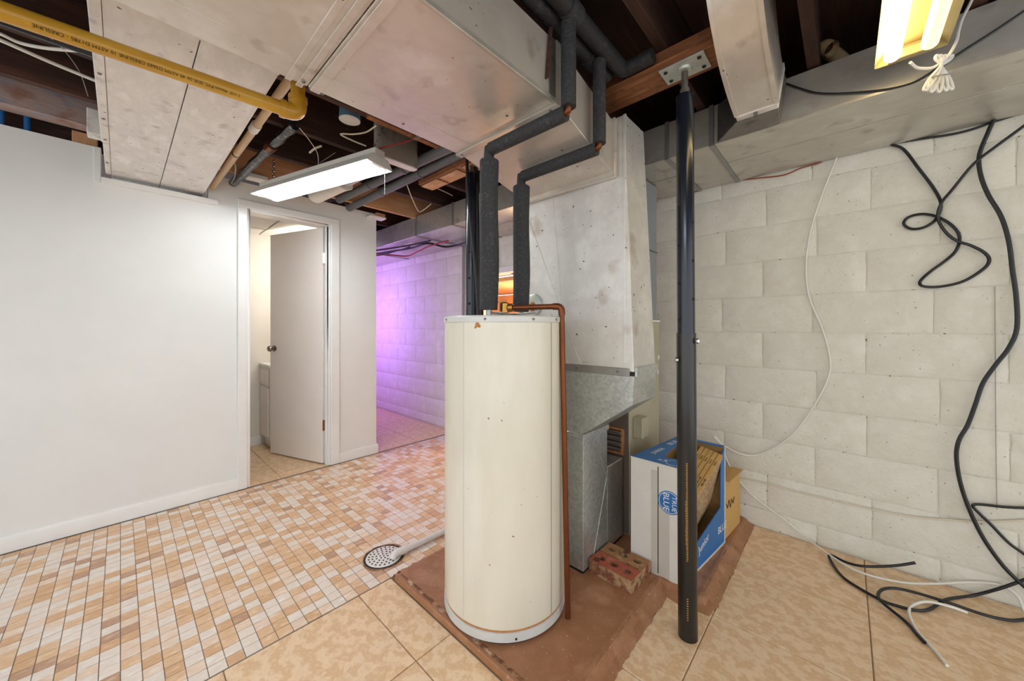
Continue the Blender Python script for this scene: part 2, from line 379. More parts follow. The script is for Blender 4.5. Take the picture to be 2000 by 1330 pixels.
skirt([(0.84,1.50,0),(0.84,0.60,0)], -0.048, 1).build('broken_lip', M['pad_edge'], pad, smooth=60)
skirt([(0.84,0.60,0),(1.62,0.60,0),(1.62,0.43,0),(XW-0.004,0.43,0)], 0.046, 2).build('mortar_skirt', M['pad'], pad, smooth=60)
skirt([(XW-0.004,1.50,0),(0.84,1.50,0)], 0.03, 3).build('mortar_skirt', M['pad'], pad, smooth=60)

# block wall
ZT = 2.44
OY0, OY1, OZ1 = 2.02, 2.80, 1.72          # opening into the side room
wr = MB()
wr.box(XW + 0.004, XW + 0.19, Y0, OY0, -0.01, ZT); wr.box(XW + 0.004, XW + 0.19, OY1, Y1, -0.01, ZT); wr.box(XW + 0.004, XW + 0.19, OY0, OY1, OZ1, ZT)
wall_r = wr.build('wall_right', M['mortar']); struct(wall_r, 'white painted concrete block wall')
PB = 0.4235; CHT = 0.2027
def block_mesh(w, h, seed):
    rnd = random.Random(seed); mb = MB(); nyy, nzz = 8, 5; vs = []; fs = []; t = 0.016
    j = lambda s: rnd.uniform(-s, s)
    for a in range(nyy + 1):
        for b in range(nzz + 1):
            e = (a in (0, nyy)) or (b in (0, nzz))
            y = -w/2 + w * a / nyy + (j(0.0022) if e else 0); z = -h/2 + h * b / nzz + (j(0.0022) if e else 0)
            x = 0.0012 + j(0.0008) if e else -0.0025 + j(0.0006)
            if not e:                                                # cushion towards the middle
                y = -w/2 + 0.010 + (w - 0.020) * (a - 1) / (nyy - 2) if a in (1, nyy-1) else y
                z = -h/2 + 0.010 + (h - 0.020) * (b - 1) / (nzz - 2) if b in (1, nzz-1) else z
            vs.append((x, y, z))
    for a in range(nyy):
        for b in range(nzz): fs.append((a*(nzz+1)+b, a*(nzz+1)+b+1, (a+1)*(nzz+1)+b+1, (a+1)*(nzz+1)+b))
    mb.add(vs, fs)
    rim = [(a*(nzz+1)) for a in range(nyy+1)] + [nyy*(nzz+1)+b for b in range(1, nzz+1)] + [a*(nzz+1)+nzz for a in range(nyy-1, -1, -1)] + [b for b in range(nzz-1, 0, -1)]
    bv = [Vector((0.012, vs[i][1], vs[i][2])) for i in rim]; b0 = len(mb.v); mb.v += bv
    for i in range(len(rim)):
        k = (i+1) % len(rim); mb.f.append([rim[i], rim[k], b0+k, b0+i]); mb.m.append(0)
    return mb.mesh('block', M['block'], smooth=50)
full = [block_mesh(PB - 0.005, CHT - 0.005, s) for s in range(4)]
cut_cache = {}
def lay_block(y0, y1, z0, z1):
    if y1 - y0 < 0.03 or z1 - z0 < 0.02: return
    w, h = y1 - y0 - 0.005, z1 - z0 - 0.005
    if abs(w - (PB - 0.005)) < 0.002 and abs(h - (CHT - 0.005)) < 0.002: me = random.choice(full)
    else:
        k = (round(w, 2), round(h, 2))
        if k not in cut_cache: cut_cache[k] = block_mesh(w, h, len(cut_cache) + 20)
        me = cut_cache[k]
    link_mesh('block', me, (XW, (y0 + y1) / 2, (z0 + z1) / 2), wall_r)
for k in range(-1, 11):
    z0 = max(0.0, 0.104 + CHT * k); z1 = 0.104 + CHT * (k + 1)
    if z1 > 2.16: z1 = min(z1, 2.42)
    off = (-0.51 if k % 2 == 0 else -0.305) + random.uniform(-0.012, 0.012)
    if z1 - z0 < 0.02: continue
    y = off - 2 * PB
    while y < 5.3:
        a, b = max(y, -1.2), min(y + PB, 5.3)
        if b > OY0 and a < OY1 and z0 < OZ1 - 0.01:
            if a < OY0: lay_block(a, OY0, z0, z1)
            if b > OY1: lay_block(OY1, b, z0, z1)
        elif b > a: lay_block(a, b, z0, z1)
        y += PB
tr = MB().box(XW - 0.02, XW + 0.19, OY0, OY1, OZ1 - 0.05, OZ1).box(XW - 0.02, XW + 0.19, OY1 - 0.03, OY1, 0, OZ1 - 0.05).box(XW - 0.02, XW + 0.19, OY0, OY0 + 0.03, 0, OZ1 - 0.05)
struct(tr.build('trim_1', M['trim'], bev=0.003), 'white trim around the opening behind the heater')
# side room seen through the opening
sr = MB().box(3.75, 3.85, 1.2, 3.8, 0, 1.6).box(XW + 0.19, 3.85, 3.7, 3.8, 0, 1.6).box(XW + 0.19, 3.85, 1.2, 1.3, 0, 1.6)
struct(sr.build('wall_side_room', M['peach']), 'peach wall of the side room')
struct(MB().box(XW + 0.19, 3.85, 1.2, 3.8, 1.62, 1.66).build('ceiling', M['plywood']), 'plywood ceiling of the side room')

# left partition wall with door opening and duct notch
DX0, DX1, DZ = 0.612, 1.182, 1.995
NX0, NX1, NZ = -0.075, 0.40, 2.005
WT = 2.175; XE = 1.58
w = MB(); wb = YW + 0.115
w.box(X0, NX0, YW, wb, 0, WT); w.box(NX0, NX1, YW, wb, 0, NZ); w.box(NX1, DX0, YW, wb, 0, WT); w.box(DX0, DX1, YW, wb, DZ, WT); w.box(DX1, XE, YW, wb, 0, WT)
wall_l = w.build('wall_left', M['drywall'], smooth=0); struct(wall_l, 'white drywall partition with the doorway')
# corner return of the partition into the corridor
struct(MB().box(XE - 0.115, XE, wb, 5.3, 0, WT).build('wall_corridor', M['drywall'], smooth=0), 'white partition side running down the corridor')
struct(MB().box(XE, XW, 5.3, 5.4, 0, ZT).build('wall_back', M['drywall'], smooth=0), 'white wall at the end of the corridor')
def base_prof(x0, x1, y, h=0.085, t=0.014):
    return MB().prism([(x0, y, 0.002), (x0, y - t, 0.002), (x0, y - t, h - 0.02), (x0, y - t * 0.45, h), (x0, y, h)], (x1 - x0, 0, 0))
struct(base_prof(X0, 0.557, YW).build('baseboard_left', M['trim']), 'white baseboard along the large white wall')
struct(base_prof(1.249, XE + 0.012, YW).build('baseboard_right', M['trim']), 'white baseboard on the narrow wall beside the door')
# door casing and jamb
cs = MB()
cw = 0.055
cs.box(DX0 - cw, DX1 + cw + 0.012, YW - 0.018, YW, DZ, DZ + cw)
casing = cs.build('trim_2', M['trim'], bev=0.004); struct(casing, 'white casing around the bathroom door')
MB().box(DX0 - cw, DX0, YW - 0.018, YW, 0.002, DZ).build('side_casing', M['trim'], casing, bev=0.004)
MB().box(DX1, DX1 + cw + 0.012, YW - 0.018, YW, 0.002, DZ).build('side_casing', M['trim'], casing, bev=0.004)
jm = MB().box(DX0, DX0 + 0.018, YW - 0.004, wb, 0.002, DZ).box(DX1 - 0.018, DX1, YW - 0.004, wb, 0.002, DZ).box(DX0 + 0.018, DX1 - 0.018, YW - 0.004, wb, DZ - 0.018, DZ)
jm.box(DX1 - 0.03, DX1 - 0.018, YW + 0.02, YW + 0.045, 0.002, DZ - 0.018)
jm.build('jamb', M['trim'], casing, bev=0.002)
# notch trim
nt_ = MB().box(NX0 - 0.03, NX0, YW - 0.008, YW + 0.05, NZ - 0.03, WT + 0.001).box(NX0, NX1 + 0.05, YW - 0.03, YW + 0.05, NZ - 0.03, NZ)
struct(nt_.build('trim_3', M['trim'], bev=0.003), 'white corner bead lining the notch under the pale duct')

# bathroom shell
struct(MB().box(0.38, 1.465, 4.20, 4.30, 0, 2.05).build('wall_bathroom_back', M['bathwall'], smooth=0), 'off-white bathroom wall seen through the doorway')
struct(MB().box(0.30, 0.38, wb, 4.30, 0, 2.05).build('wall_bathroom_left', M['bathwall'], smooth=0), 'off-white bathroom side wall')
bc = MB().box(0.38, 1.465, wb, 4.20, 2.045, 2.06).build('ceiling', M['trim'], smooth=0); struct(bc, 'dropped panel ceiling of the bathroom')
pan = MB().box(-0.288, 0.288, -0.288, 0.288, -0.006, 0.006).mesh('ceiling_panel', M['bathwall'], bev=0.002)
for (cx, cy) in ((0.62, 3.60), (1.21, 3.60)): link_mesh('ceiling_panel', pan, (cx - 0.02, cy - 0.05, 2.034), bc)
pan2 = MB().box(-0.288, 0.288, -0.14, 0.14, -0.006, 0.006).mesh('ceiling_panel', M['bathwall'], bev=0.002)
for cx in (0.60, 1.19): link_mesh('ceiling_panel', pan2, (cx, 4.00, 2.034), bc)
struct(base_prof(0.38, 0.93, 4.20, 0.09).build('baseboard_bathroom', M['trim']), 'white baseboard in the bathroom')
van = thing('vanity_cabinet', (1.2, 4.0, 0), 'white bathroom vanity cabinet half hidden behind the open door', 'cabinet')
MB().box(0.93, 1.44, 3.88, 4.19, 0.10, 0.775).build('body', M['doorpaint'], van, bev=0.003)
MB().box(0.96, 1.44, 3.93, 4.19, 0.012, 0.10).build('plinth', M['doorpaint'], van)
MB().box(0.915, 1.45, 3.865, 4.195, 0.775, 0.80).build('countertop', M['white_plastic'], van, bev=0.004)
for (a, b, n) in ((0.60, 0.745, 'drawer'), (0.13, 0.58, 'cabinet_door')):
    MB().box(0.95, 1.17, 3.862, 3.88, a, b).build(n, M['doorpaint'], van, bev=0.003)
    MB().box(1.19, 1.42, 3.862, 3.88, a, b).build(n, M['doorpaint'], van, bev=0.003)
    MB().box(0.918, 0.93, 3.91, 4.17, a, b).build('side_panel', M['doorpaint'], van, bev=0.003)
# door
hp = Vector((DX1 - 0.026, YW + 0.062, 0)); fe = Vector((0.946, 3.80, 0)); dv = (fe - hp).normalized(); L_ = 0.665
fe = hp + dv * L_; nrm = Vector((-dv.y, dv.x, 0)); nrm = nrm if nrm.y < 0 or nrm.x < 0 else -nrm
door = bpy.data.objects.new('door_1', None); COL.objects.link(door); door.location = hp; struct(door, 'plain off-white bathroom door standing half open')
MB().bar(hp + Vector((0, 0, 0.995)), fe + Vector((0, 0, 0.995)), 0.035, 1.965).build('door_slab', M['doorpaint'], door, bev=0.002)
kp = hp + dv * (L_ - 0.06)
for sgn in (1, -1):
    d = nrm * sgn; mb = MB(); s0 = kp + Vector((0, 0, 0.955)) + d * 0.0175
    mb.tube([s0, s0 + d*0.006, s0 + d*0.0065, s0 + d*0.025, s0 + d*0.032, s0 + d*0.045, s0 + d*0.054, s0 + d*0.057], [0.027, 0.027, 0.011, 0.010, 0.02, 0.027, 0.022, 0.001], 20)
    mb.build('knob', M['knob'], door, label='satin nickel door knob')
for z in (0.33, 1.72):
    h = MB().tube([hp + Vector((0.010, -0.026, z - 0.045)), hp + Vector((0.010, -0.026, z + 0.045))], 0.006, 10)
    h.bar(hp + Vector((0.007, -0.024, z)), hp + Vector((-0.020, -0.016, z)), 0.002, 0.088)
    h.build('hinge', M['hinge'] if z < 1 else M['trim'], door)

# ceiling: subfloor, joists, rim board
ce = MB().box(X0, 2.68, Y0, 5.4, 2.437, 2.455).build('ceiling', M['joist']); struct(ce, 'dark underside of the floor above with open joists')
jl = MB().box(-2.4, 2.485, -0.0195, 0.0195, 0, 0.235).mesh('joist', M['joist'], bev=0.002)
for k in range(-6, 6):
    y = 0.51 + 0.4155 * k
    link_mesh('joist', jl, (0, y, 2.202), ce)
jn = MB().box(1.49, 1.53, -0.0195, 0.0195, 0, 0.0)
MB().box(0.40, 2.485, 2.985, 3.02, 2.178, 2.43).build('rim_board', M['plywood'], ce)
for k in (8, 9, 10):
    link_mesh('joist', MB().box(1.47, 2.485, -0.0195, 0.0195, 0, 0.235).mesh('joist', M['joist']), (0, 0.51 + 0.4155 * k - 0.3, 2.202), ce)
MB().box(X0 - 0.03, X0, Y0, YW, 2.19, 2.437).build('light_stop_board', M['joist'], ce)  # boards added out of view to keep world light out of joist bays
MB().box(X0, 2.68, Y0 - 0.03, Y0, 2.19, 2.437).build('light_stop_board', M['joist'], ce)
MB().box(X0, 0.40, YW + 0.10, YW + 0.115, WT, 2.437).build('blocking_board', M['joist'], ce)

# wood girder and steel beam
gd = thing('wood_girder', (1.435, 1.2, 2.115), 'aged orange-brown wooden beam carried by the steel posts', 'beam')
MB().box(1.395, 1.475, 0.325, 2.13, 2.145, 2.20).build('upper_plank', M['girder'], gd, bev=0.003)
MB().box(1.372, 1.50, 0.325, 2.13, 2.112, 2.144).build('lower_plank', M['girder'], gd, bev=0.003)
for i, yy in enumerate((1.30, 1.52, 1.74, 1.95)):
    MB().box(1.392, 1.486, yy, yy + 0.18, 2.106, 2.1115).build('shim_board', M['woodend'], gd, bev=0.002)
sb = thing('steel_beam', (-1.0, 3.12, 2.24), 'rusty blue-grey steel beam above the large white wall', 'beam')
MB().box(X0, -0.06, 3.036, 3.046, 2.255, 2.415).build('web', M['steel'], sb)
MB().box(X0, -0.06, 3.035, 3.135, 2.245, 2.255).build('flange', M['steel'], sb, bev=0.002)
MB().box(X0, -0.06, 3.035, 3.135, 2.415, 2.425).build('flange', M['steel'], sb, bev=0.002)

# ------------------------------------------------------------------ main duct (runs to the plenum)
md = thing('main_duct', (0.6, 0.97, 1.9), 'wide tan-stained sheet metal duct hanging above the water heater', 'duct')
def duct_shell(x0, x1, y0, y1, z0, z1): return MB().box(x0, x1, y0, y1, z0, z1)
YA, YB, ZB, ZTOP = 0.7125, 1.236, 1.90, 2.105
duct_shell(-1.3, 0.395, YA, YB, ZB, ZTOP).build('duct_section', M['duct'], md, bev=0.002)
duct_shell(0.398, 0.985, YA, YB, ZB, ZTOP).build('duct_section', M['duct'], md, bev=0.002)
MB().box(0.366, 0.384, YA - 0.004, YB + 0.012, ZB - 0.005, ZB).build('cleat', M['duct'], md, bev=0.001)
MB().box(0.405, 0.432, YA - 0.004, YB + 0.004, ZB - 0.006, ZB).build('cleat', M['duct'], md, bev=0.001)
MB().box(0.335, 0.352, YA - 0.004, YB + 0.004, ZB - 0.003, ZB).build('cleat', M['duct'], md, bev=0.001)
MB().box(0.985, 1.02, YA - 0.006, YB + 0.006, ZB - 0.008, ZTOP + 0.004).build('drive_cleat', M['duct_dull'], md, bev=0.002)
MB().box(0.95, 0.985, YA - 0.004, YA, ZB, ZTOP).build('drive_cleat', M['dark_metal'], md, bev=0.001)
tr_ = MB().hexa([(1.02,YA,ZB),(1.412,0.715,1.79),(1.412,1.205,1.79),(1.02,YB,ZB)], [(1.02,YA,ZTOP),(1.412,0.715,2.01),(1.412,1.205,2.01),(1.02,YB,ZTOP)])
tr_.build('transition', M['duct'], md, bev=0.002)
MB().box(1.388, 1.412, 0.700, 1.218, 1.775, 2.02).build('collar', M['duct'], md, bev=0.002)
for (x0, x1) in ((-1.3, 0.33), (0.436, 0.985)):
    MB().box(x0, x1, YA - 0.005, YA + 0.006, ZB - 0.004, ZB + 0.012).build('edge_seam', M['duct_dull'], md, bev=0.0015)
    MB().box(x0, x1, YB - 0.102, YB - 0.098, ZB - 0.0022, ZB).build('standing_seam', M['duct'], md)
for (x, y) in ((0.376, YB - 0.03), (0.376, YA + 0.04), (1.0, YB - 0.02), (1.0, YA + 0.03), (0.92, YA + 0.16), (0.7, YB - 0.05), (1.20, YA + 0.02)):
    MB().lathe([(0.0, -0.012), (0.005, -0.0105), (0.006, -0.008)], (x, y, ZB), 8).build('rivet', M['dark_metal'], md)
MB().box(0.405, 0.45, YB + 0.002, YB + 0.02, ZB + 0.004, ZB + 0.03).build('bent_tab', M['dark_metal'], md, bev=0.003)
hs = MB().bar((0.93, YA - 0.008, 1.95), (0.945, YA - 0.012, 2.12), 0.004, 0.014, up=(0,1,0))
hs.build('hanger_strap', M['joist'], md)

# pale branch duct to the left wall
bd = thing('branch_duct', (0.16, 2.2, 2.03), 'chalky white sheet metal duct running into the white wall notch', 'duct')
ZP = 2.03
MB().box(-0.035, 0.165, YB + 0.006, 3.22, ZP, 2.195).build('duct_panel', M['duct_pale'], bd, bev=0.002)
MB().box(0.168, 0.375, YB + 0.006, 3.22, ZP, 2.195).build('duct_panel', M['duct_pale'], bd, bev=0.002)
MB().box(-0.062, -0.036, YB + 0.006, 2.60, ZP - 0.002, 2.19).build('side_flange', M['duct_pale'], bd, bev=0.003)
MB().box(-0.058, -0.036, 2.62, 3.12, ZP - 0.002, 2.16).build('side_flange', M['duct_pale'], bd, bev=0.003)
MB().box(-0.110, -0.062, 2.66, 2.74, 2.08, 2.2).build('hanger_plate', M['duct_pale'], bd, bev=0.003)
MB().box(-0.035, 0.375, 1.44, 1.452, ZP - 0.003, ZP).build('cross_seam', M['duct_pale'], bd)
text_part('stencil', 'GALVANIZED STEEL', 0.022, (0.135, 2.5, ZP), (0, -1, 0), (1, 0, 0), M['cable_grey'], bd)
for (x, y) in ((-0.049, 1.4), (-0.049, 1.9), (-0.049, 2.3), (-0.049, 2.55), (-0.049, 2.9)):
    MB().lathe([(0.0, -0.004), (0.005, -0.003), (0.006, 0)], (x, y, ZP - 0.002), 8).build('rivet', M['dark_metal'], bd)

# ------------------------------------------------------------------ plenum and hopper
pl = thing('furnace_plenum', (1.53, 0.93, PAD), 'tall grey galvanized plenum with a sloped hopper behind the water heater', 'plenum')
XP = 1.416
up = MB().hexa([(XP,0.632,0.965),(1.645,0.632,0.965),(1.645,1.245,0.965),(XP,1.245,0.965)], [(XP,0.668,2.03),(1.60,0.668,2.03),(1.60,1.245,2.03),(XP,1.245,2.03)])
up.build('upper_box', M['plenum'], pl, bev=0.002)
def crease(a, b, w, d=(1,0,0), m='plenum', name='crease', par=None):
    a, b = Vector(a), Vector(b); return MB().bar(a, b, w, 0.0025, up=d).build(name, M[m], par or pl)
crease((XP-0.0005, 0.96, 0.97), (XP-0.0005, 1.06, 2.0), 0.006, (-1,0,0))
crease((XP-0.0005, 0.88, 0.97), (XP-0.0005, 1.20, 1.72), 0.006, (-1,0,0))
MB().box(XP-0.006, XP+0.002, 0.648, 1.245, 0.945, 0.978).build('slip_cleat', M['cleat'], pl, bev=0.0015)
MB().box(XP+0.012, 1.652, 0.624, 0.633, 0.945, 0.983).build('slip_cleat', M['spangle'], pl, bev=0.0015)
MB().box(XP-0.004, XP+0.004, 0.664, 0.676, 1.0, 2.03).build('corner_seam', M['plenum'], pl, bev=0.001)
hp_ = MB()
ft = [(XP,0.632,0.948),(XP,0.632,0.832),(XP,0.872,0.662),(XP,1.245,0.662),(XP,1.245,0.948)]
hp_.prism(ft, (0.232, 0, 0.0)); hp_.build('hopper', M['spangle'], pl, bev=0.002)
crease((XP-0.0005, 0.64, 0.94), (XP-0.0005, 0.80, 0.72), 0.006, (-1,0,0), 'spangle')
MB().box(XP-0.004, 1.648, 0.862, 1.245, 0.640, 0.664).build('slip_cleat', M['spangle'], pl, bev=0.002)
lb = MB().hexa([(XP,0.868,PAD+0.012),(1.640,0.868,PAD+0.012),(1.640,1.245,PAD+0.012),(XP,1.245,PAD+0.012)], [(XP,0.868,0.640),(1.640,0.868,0.640),(1.640,1.245,0.640),(XP,1.245,0.640)])
lb.build('lower_box', M['spangle'], pl, bev=0.002)
MB().box(XP+0.004, 1.808, 0.872, 1.24, PAD, PAD+0.012).build('base_gap', M['black_gap'], pl)
MB().box(1.641, 1.812, 0.869, 1.245, PAD+0.012, 0.452).build('side_box', M['spangle'], pl, bev=0.003)
crease((1.50, 0.8675, 0.05), (1.635, 0.8675, 0.40), 0.006, (0,-1,0), 'spangle')
crease((1.635, 0.8675, 0.40), (1.52, 0.8675, 0.63), 0.006, (0,-1,0), 'spangle')
dc = MB().lathe([(0.055, 0.0), (0.055, -0.008), (0.046, -0.012), (0.0, -0.012)], (XP, 1.155, 1.26), 28, 'X'); dc.build('round_cover', M['zinc'], pl)
MB().lathe([(0.024, -0.012), (0.02, -0.02), (0.0, -0.02)], (XP, 1.155, 1.25), 18, 'X').build('cover_knob', M['rust'], pl)
for (y, z) in ((0.70, 0.962), (0.9, 0.962), (1.1, 0.962)):
    MB().lathe([(0.005, 0), (0.004, -0.003), (0, -0.004)], (XP - 0.006, y, z), 8, 'X').build('rivet', M['dark_metal'], pl)

# ------------------------------------------------------------------ furnace cabinet behind the plenum
fu = thing('furnace', (2.05, 1.05, PAD), 'tan furnace cabinet with grey upper case against the block wall', 'furnace')
MB().box(1.845, 2.26, 0.845, 1.42, PAD, 1.178).build('cabinet', [M['furnace']], fu, bev=0.004)
MB().box(1.838, 1.8448, 0.85, 1.415, PAD+0.01, 1.17).build('front_panel', M['furnace_shaded'], fu, bev=0.002)  # shade on the front face painted in as a darker brown
MB().box(1.84, 2.265, 0.84, 1.425, 1.178, 1.19).build('cabinet_lip', M['white_plastic'], fu, bev=0.002)
MB().box(1.86, 2.235, 0.85, 1.41, 1.19, 2.005).build('upper_case', M['furnace_grey'], fu, bev=0.003)
MB().box(1.86, 2.237, 0.846, 0.85, 1.60, 1.606).build('case_seam', M['dark_metal'], fu)
MB().box(1.88, 1.96, 0.79, 0.845, 0.55, 0.66).build('junction_box', M['furnace'], fu, bev=0.004)
g = MB().box(1.828, 1.838, 0.873, 0.885, 0.46, 0.60).box(1.828, 1.838, 0.885, 1.10, 0.59, 0.60).box(1.828, 1.838, 0.885, 1.10, 0.46, 0.47)
gr = g.build('grille_frame', M['rust'], fu)
for i in range(4): MB().tube([(1.826, 0.886, 0.485 + i*0.03), (1.826, 1.09, 0.485 + i*0.03)], 0.011, 10).build('louver', M['chrome'], gr)
for (x, z) in ((2.20, 0.89), (2.22, 0.86), (2.23, 0.95)):
    MB().box(x, x + 0.03, 0.842, 0.845, z, z + 0.025).build('tape_scrap', M['paper'], fu)

# ------------------------------------------------------------------ trunk duct along the block wall
td = thing('trunk_duct', (2.2, 1.5, 2.01), 'long galvanized trunk duct running along the top of the block wall', 'duct')
XT0, XT1, ZT0, ZT1 = 1.90, 2.478, 2.01, 2.195
secs = [(-1.3, 0.455, 'duct_dull'), (0.475, 0.66, 'duct_dull'), (0.68, 2.42, 'duct_dull'), (2.44, 2.98, 'spangle'), (3.0, 4.06, 'duct_dull'), (4.08, 5.25, 'duct_dull')]
for (a, b, m) in secs:
    MB().box(XT0, XT1, a, b, ZT0, ZT1).build('duct_section', M[m], td, bev=0.002)
for y in (0.455, 0.66, 2.42, 2.98, 4.06):
    MB().box(XT0 - 0.006, XT1, y, y + 0.02, ZT0 - 0.006, ZT1 + 0.004).build('cleat', M['cleat'], td, bev=0.0015)
for (a, b) in ((-1.3, 0.45), (0.685, 2.4)):
    MB().box(XT0 - 0.005, XT0 + 0.012, a, b, ZT0 - 0.003, ZT0 + 0.008).build('edge_seam', M['duct_dull'], td, bev=0.001)
    MB().box(2.155, 2.163, a, b, ZT0 - 0.004, ZT0).build('standing_seam', M['duct_dull'], td, bev=0.001)
MB().box(XT0+0.1, XT0 + 0.22, 3.25, 3.40, ZT0 - 0.003, ZT0 - 0.0005).build('tape_patch', M['white_plastic'], td)

# curved take-off duct
eb = thing('elbow_duct', (1.6, 0.25, 1.98), 'curved flat sheet metal take-off duct rising beside the black post', 'duct')
EY0, EY1 = 0.182, 0.316
outer = spline([(1.645,0,1.977),(1.52,0,2.005),(1.40,0,2.052),(1.325,0,2.105),(1.265,0,2.16),(1.215,0,2.24),(1.19,0,2.33),(1.185,0,2.425)], 4)
inner = spline([(1.80,0,2.19),(1.72,0,2.215),(1.65,0,2.26),(1.58,0,2.33),(1.55,0,2.425)], 4)
poly = [Vector((q.x, EY0, q.z)) for q in outer] + [Vector((q.x, EY0, q.z)) for q in reversed(inner)]
MB().prism(poly, (0, EY1 - EY0, 0)).build('elbow_body', M['duct'], eb, smooth=40)
for (y0, y1) in ((EY0 - 0.004, EY0 + 0.010), (EY1 - 0.010, EY1 + 0.004)):
    mb = MB(); vs = []; fs = []
    for q in outer: vs += [(q.x - 0.003, y0, q.z - 0.004), (q.x - 0.003, y1, q.z - 0.004), (q.x + 0.008, y1, q.z + 0.010), (q.x + 0.008, y0, q.z + 0.010)]
    for i in range(len(outer) - 1):
        for j in range(4): fs.append((i*4+j, i*4+(j+1) % 4, (i+1)*4+(j+1) % 4, (i+1)*4+j))
    fs += [(0,1,2,3), ((len(outer)-1)*4+3, (len(outer)-1)*4+2, (len(outer)-1)*4+1, (len(outer)-1)*4)]
    mb.add(vs, fs).build('edge_flange', M['duct'], eb, smooth=30)
MB().hexa([(1.640,EY0,1.972),(1.670,EY0,1.968),(1.670,EY1,1.968),(1.640,EY1,1.972)], [(1.78,EY0-0.006,2.198),(1.812,EY0-0.006,2.185),(1.812,EY1+0.006,2.185),(1.78,EY1+0.006,2.198)]).build('collar', M['duct_pale'], eb, bev=0.002)
bt = MB().hexa([(1.672,EY0,1.969),(1.897,EY0+0.02,2.012),(1.897,0.44,2.012),(1.672,EY1+0.004,1.969)], [(1.80,EY0,2.185),(1.897,EY0-0.004,2.19),(1.897,0.44,2.19),(1.80,EY1+0.004,2.185)])
bt.build('boot', M['dark_metal'], eb, bev=0.003)
MB().box(1.644, 1.66, 0.245, 0.257, 1.958, 1.974).build('clip', M['dark_metal'], eb)

# ------------------------------------------------------------------ water heater
HC = Vector((1.09, 1.046, 0)); HR = 0.248
wh = thing('water_heater', (HC.x, HC.y, PAD), 'tall cream cylindrical water heater standing on the brown pad', 'water heater')
c0 = (HC.x, HC.y, 0)
MB().lathe([(HR-0.03, PAD), (HR-0.012, PAD), (HR-0.012, PAD+0.012)], c0, 64).build('foot_shadow_ring', M['black_gap'], wh)  # black ring paints the shadow under the tank
MB().lathe([(HR-0.01, PAD+0.012), (HR+0.001, PAD+0.014), (HR+0.001, PAD+0.044), (HR-0.004, PAD+0.046)], c0, 72).build('base_band', M['tank_band'], wh)
MB().lathe([(HR-0.004, PAD+0.046), (HR-0.002, PAD+0.050), (HR-0.004, PAD+0.053)], c0, 72).build('base_seam', M['rust'], wh)
MB().lathe([(HR-0.006, PAD+0.051), (HR-0.001, PAD+0.056), (HR-0.001, 1.166), (HR-0.006, 1.168)], c0, 72).build('jacket', M['tank'], wh)
MB().lathe([(HR-0.006, 1.1655), (HR+0.003, 1.167), (HR+0.003, 1.186), (HR-0.003, 1.191), (0.0, 1.191)], c0, 72).build('top_lid', M['tank_band'], wh)
def hang(px):                                                     # angle on the tank facing a photo column
    d = ray(px, HZ); d = Vector((d.x, d.y)).normalized(); b = -(d.x*HC.x + d.y*HC.y); cc = HC.x**2 + HC.y**2 - HR**2
    t = -b - math.sqrt(max(0, b*b - cc)); return math.atan2(d.y*t - HC.y, d.x*t - HC.x)
def hpt(a, z, r=HR): return Vector((HC.x + r*math.cos(a), HC.y + r*math.sin(a), z))
for px in (873.5, 948, 1041, 1085):
    a = hang(px); MB().tube([hpt(a, 1.177, HR), hpt(a, 1.177, HR+0.005), hpt(a, 1.177, HR+0.007)], [0.0045, 0.0045, 0.001], 10).build('screw', M['knob'], wh)
a = hang(1077)
for da in (0.0,): MB().bar(hpt(a+da, PAD+0.056, HR-0.0005), hpt(a+da, 1.165, HR-0.0005), 0.003, 0.002, up=(math.cos(a), math.sin(a), 0)).build('jacket_seam', M['cable_grey'], wh)
a = hang(905); MB().bar(hpt(a, PAD+0.056, HR-0.0012), hpt(a, 1.165, HR-0.0012), 0.003, 0.002, up=(math.cos(a), math.sin(a), 0)).build('jacket_crease', M['tank_band'], wh)
a = hang(932); 
for (da, z, s) in ((0, 1.157, 0.009), (0.03, 1.152, 0.006), (-0.03, 1.148, 0.005)):
    MB().tube([hpt(a+da, z, HR-0.001), hpt(a+da, z, HR-0.0003)], [s, s*0.8], 9).build('rust_spot', M['rust'], wh)
a = hang(1008); MB().tube([hpt(a, 0.055, HR), hpt(a, 0.055, HR+0.003)], 0.004, 8).build('screw', M['ink'], wh)
# relief valve and copper discharge line
v0 = atd(985, 597, 1.46); v0.z = 1.226
MB().tube([Vector((v0.x, v0.y, 1.189)), Vector((v0.x, v0.y, 1.206)), Vector((v0.x, v0.y, 1.207)), Vector((v0.x, v0.y, 1.243)), Vector((v0.x, v0.y, 1.25))], [0.014, 0.014, 0.021, 0.021, 0.01], 16).build('relief_valve', M['brass'], wh)
e0 = atd(1097, 592, 1.385); e0.z = 1.228; bt_ = atd(1109, 1210, 1.375); bt_.z = 0.042
MB().tube([v0 + (e0 - v0) * 0.08, v0 + (e0 - v0) * 0.16], 0.017, 14).build('valve_nut', M['brass'], wh)
MB().tube(rounded([v0 + (e0 - v0) * 0.14, e0, bt_], 0.02), 0.0108, 14).build('discharge_pipe', M['copper'], wh)
MB().tube(rounded([e0 + (v0 - e0).normalized() * 0.034, e0, e0 + (bt_ - e0).normalized() * 0.034], 0.02), 0.0132, 14).build('elbow_fitting', M['copper'], wh)
MB().bar(v0 + Vector((-0.03, 0.01, 0.02)), v0 + Vector((0.01, 0.0, 0.032)), 0.018, 0.003).build('lever', M['yellow'], wh)
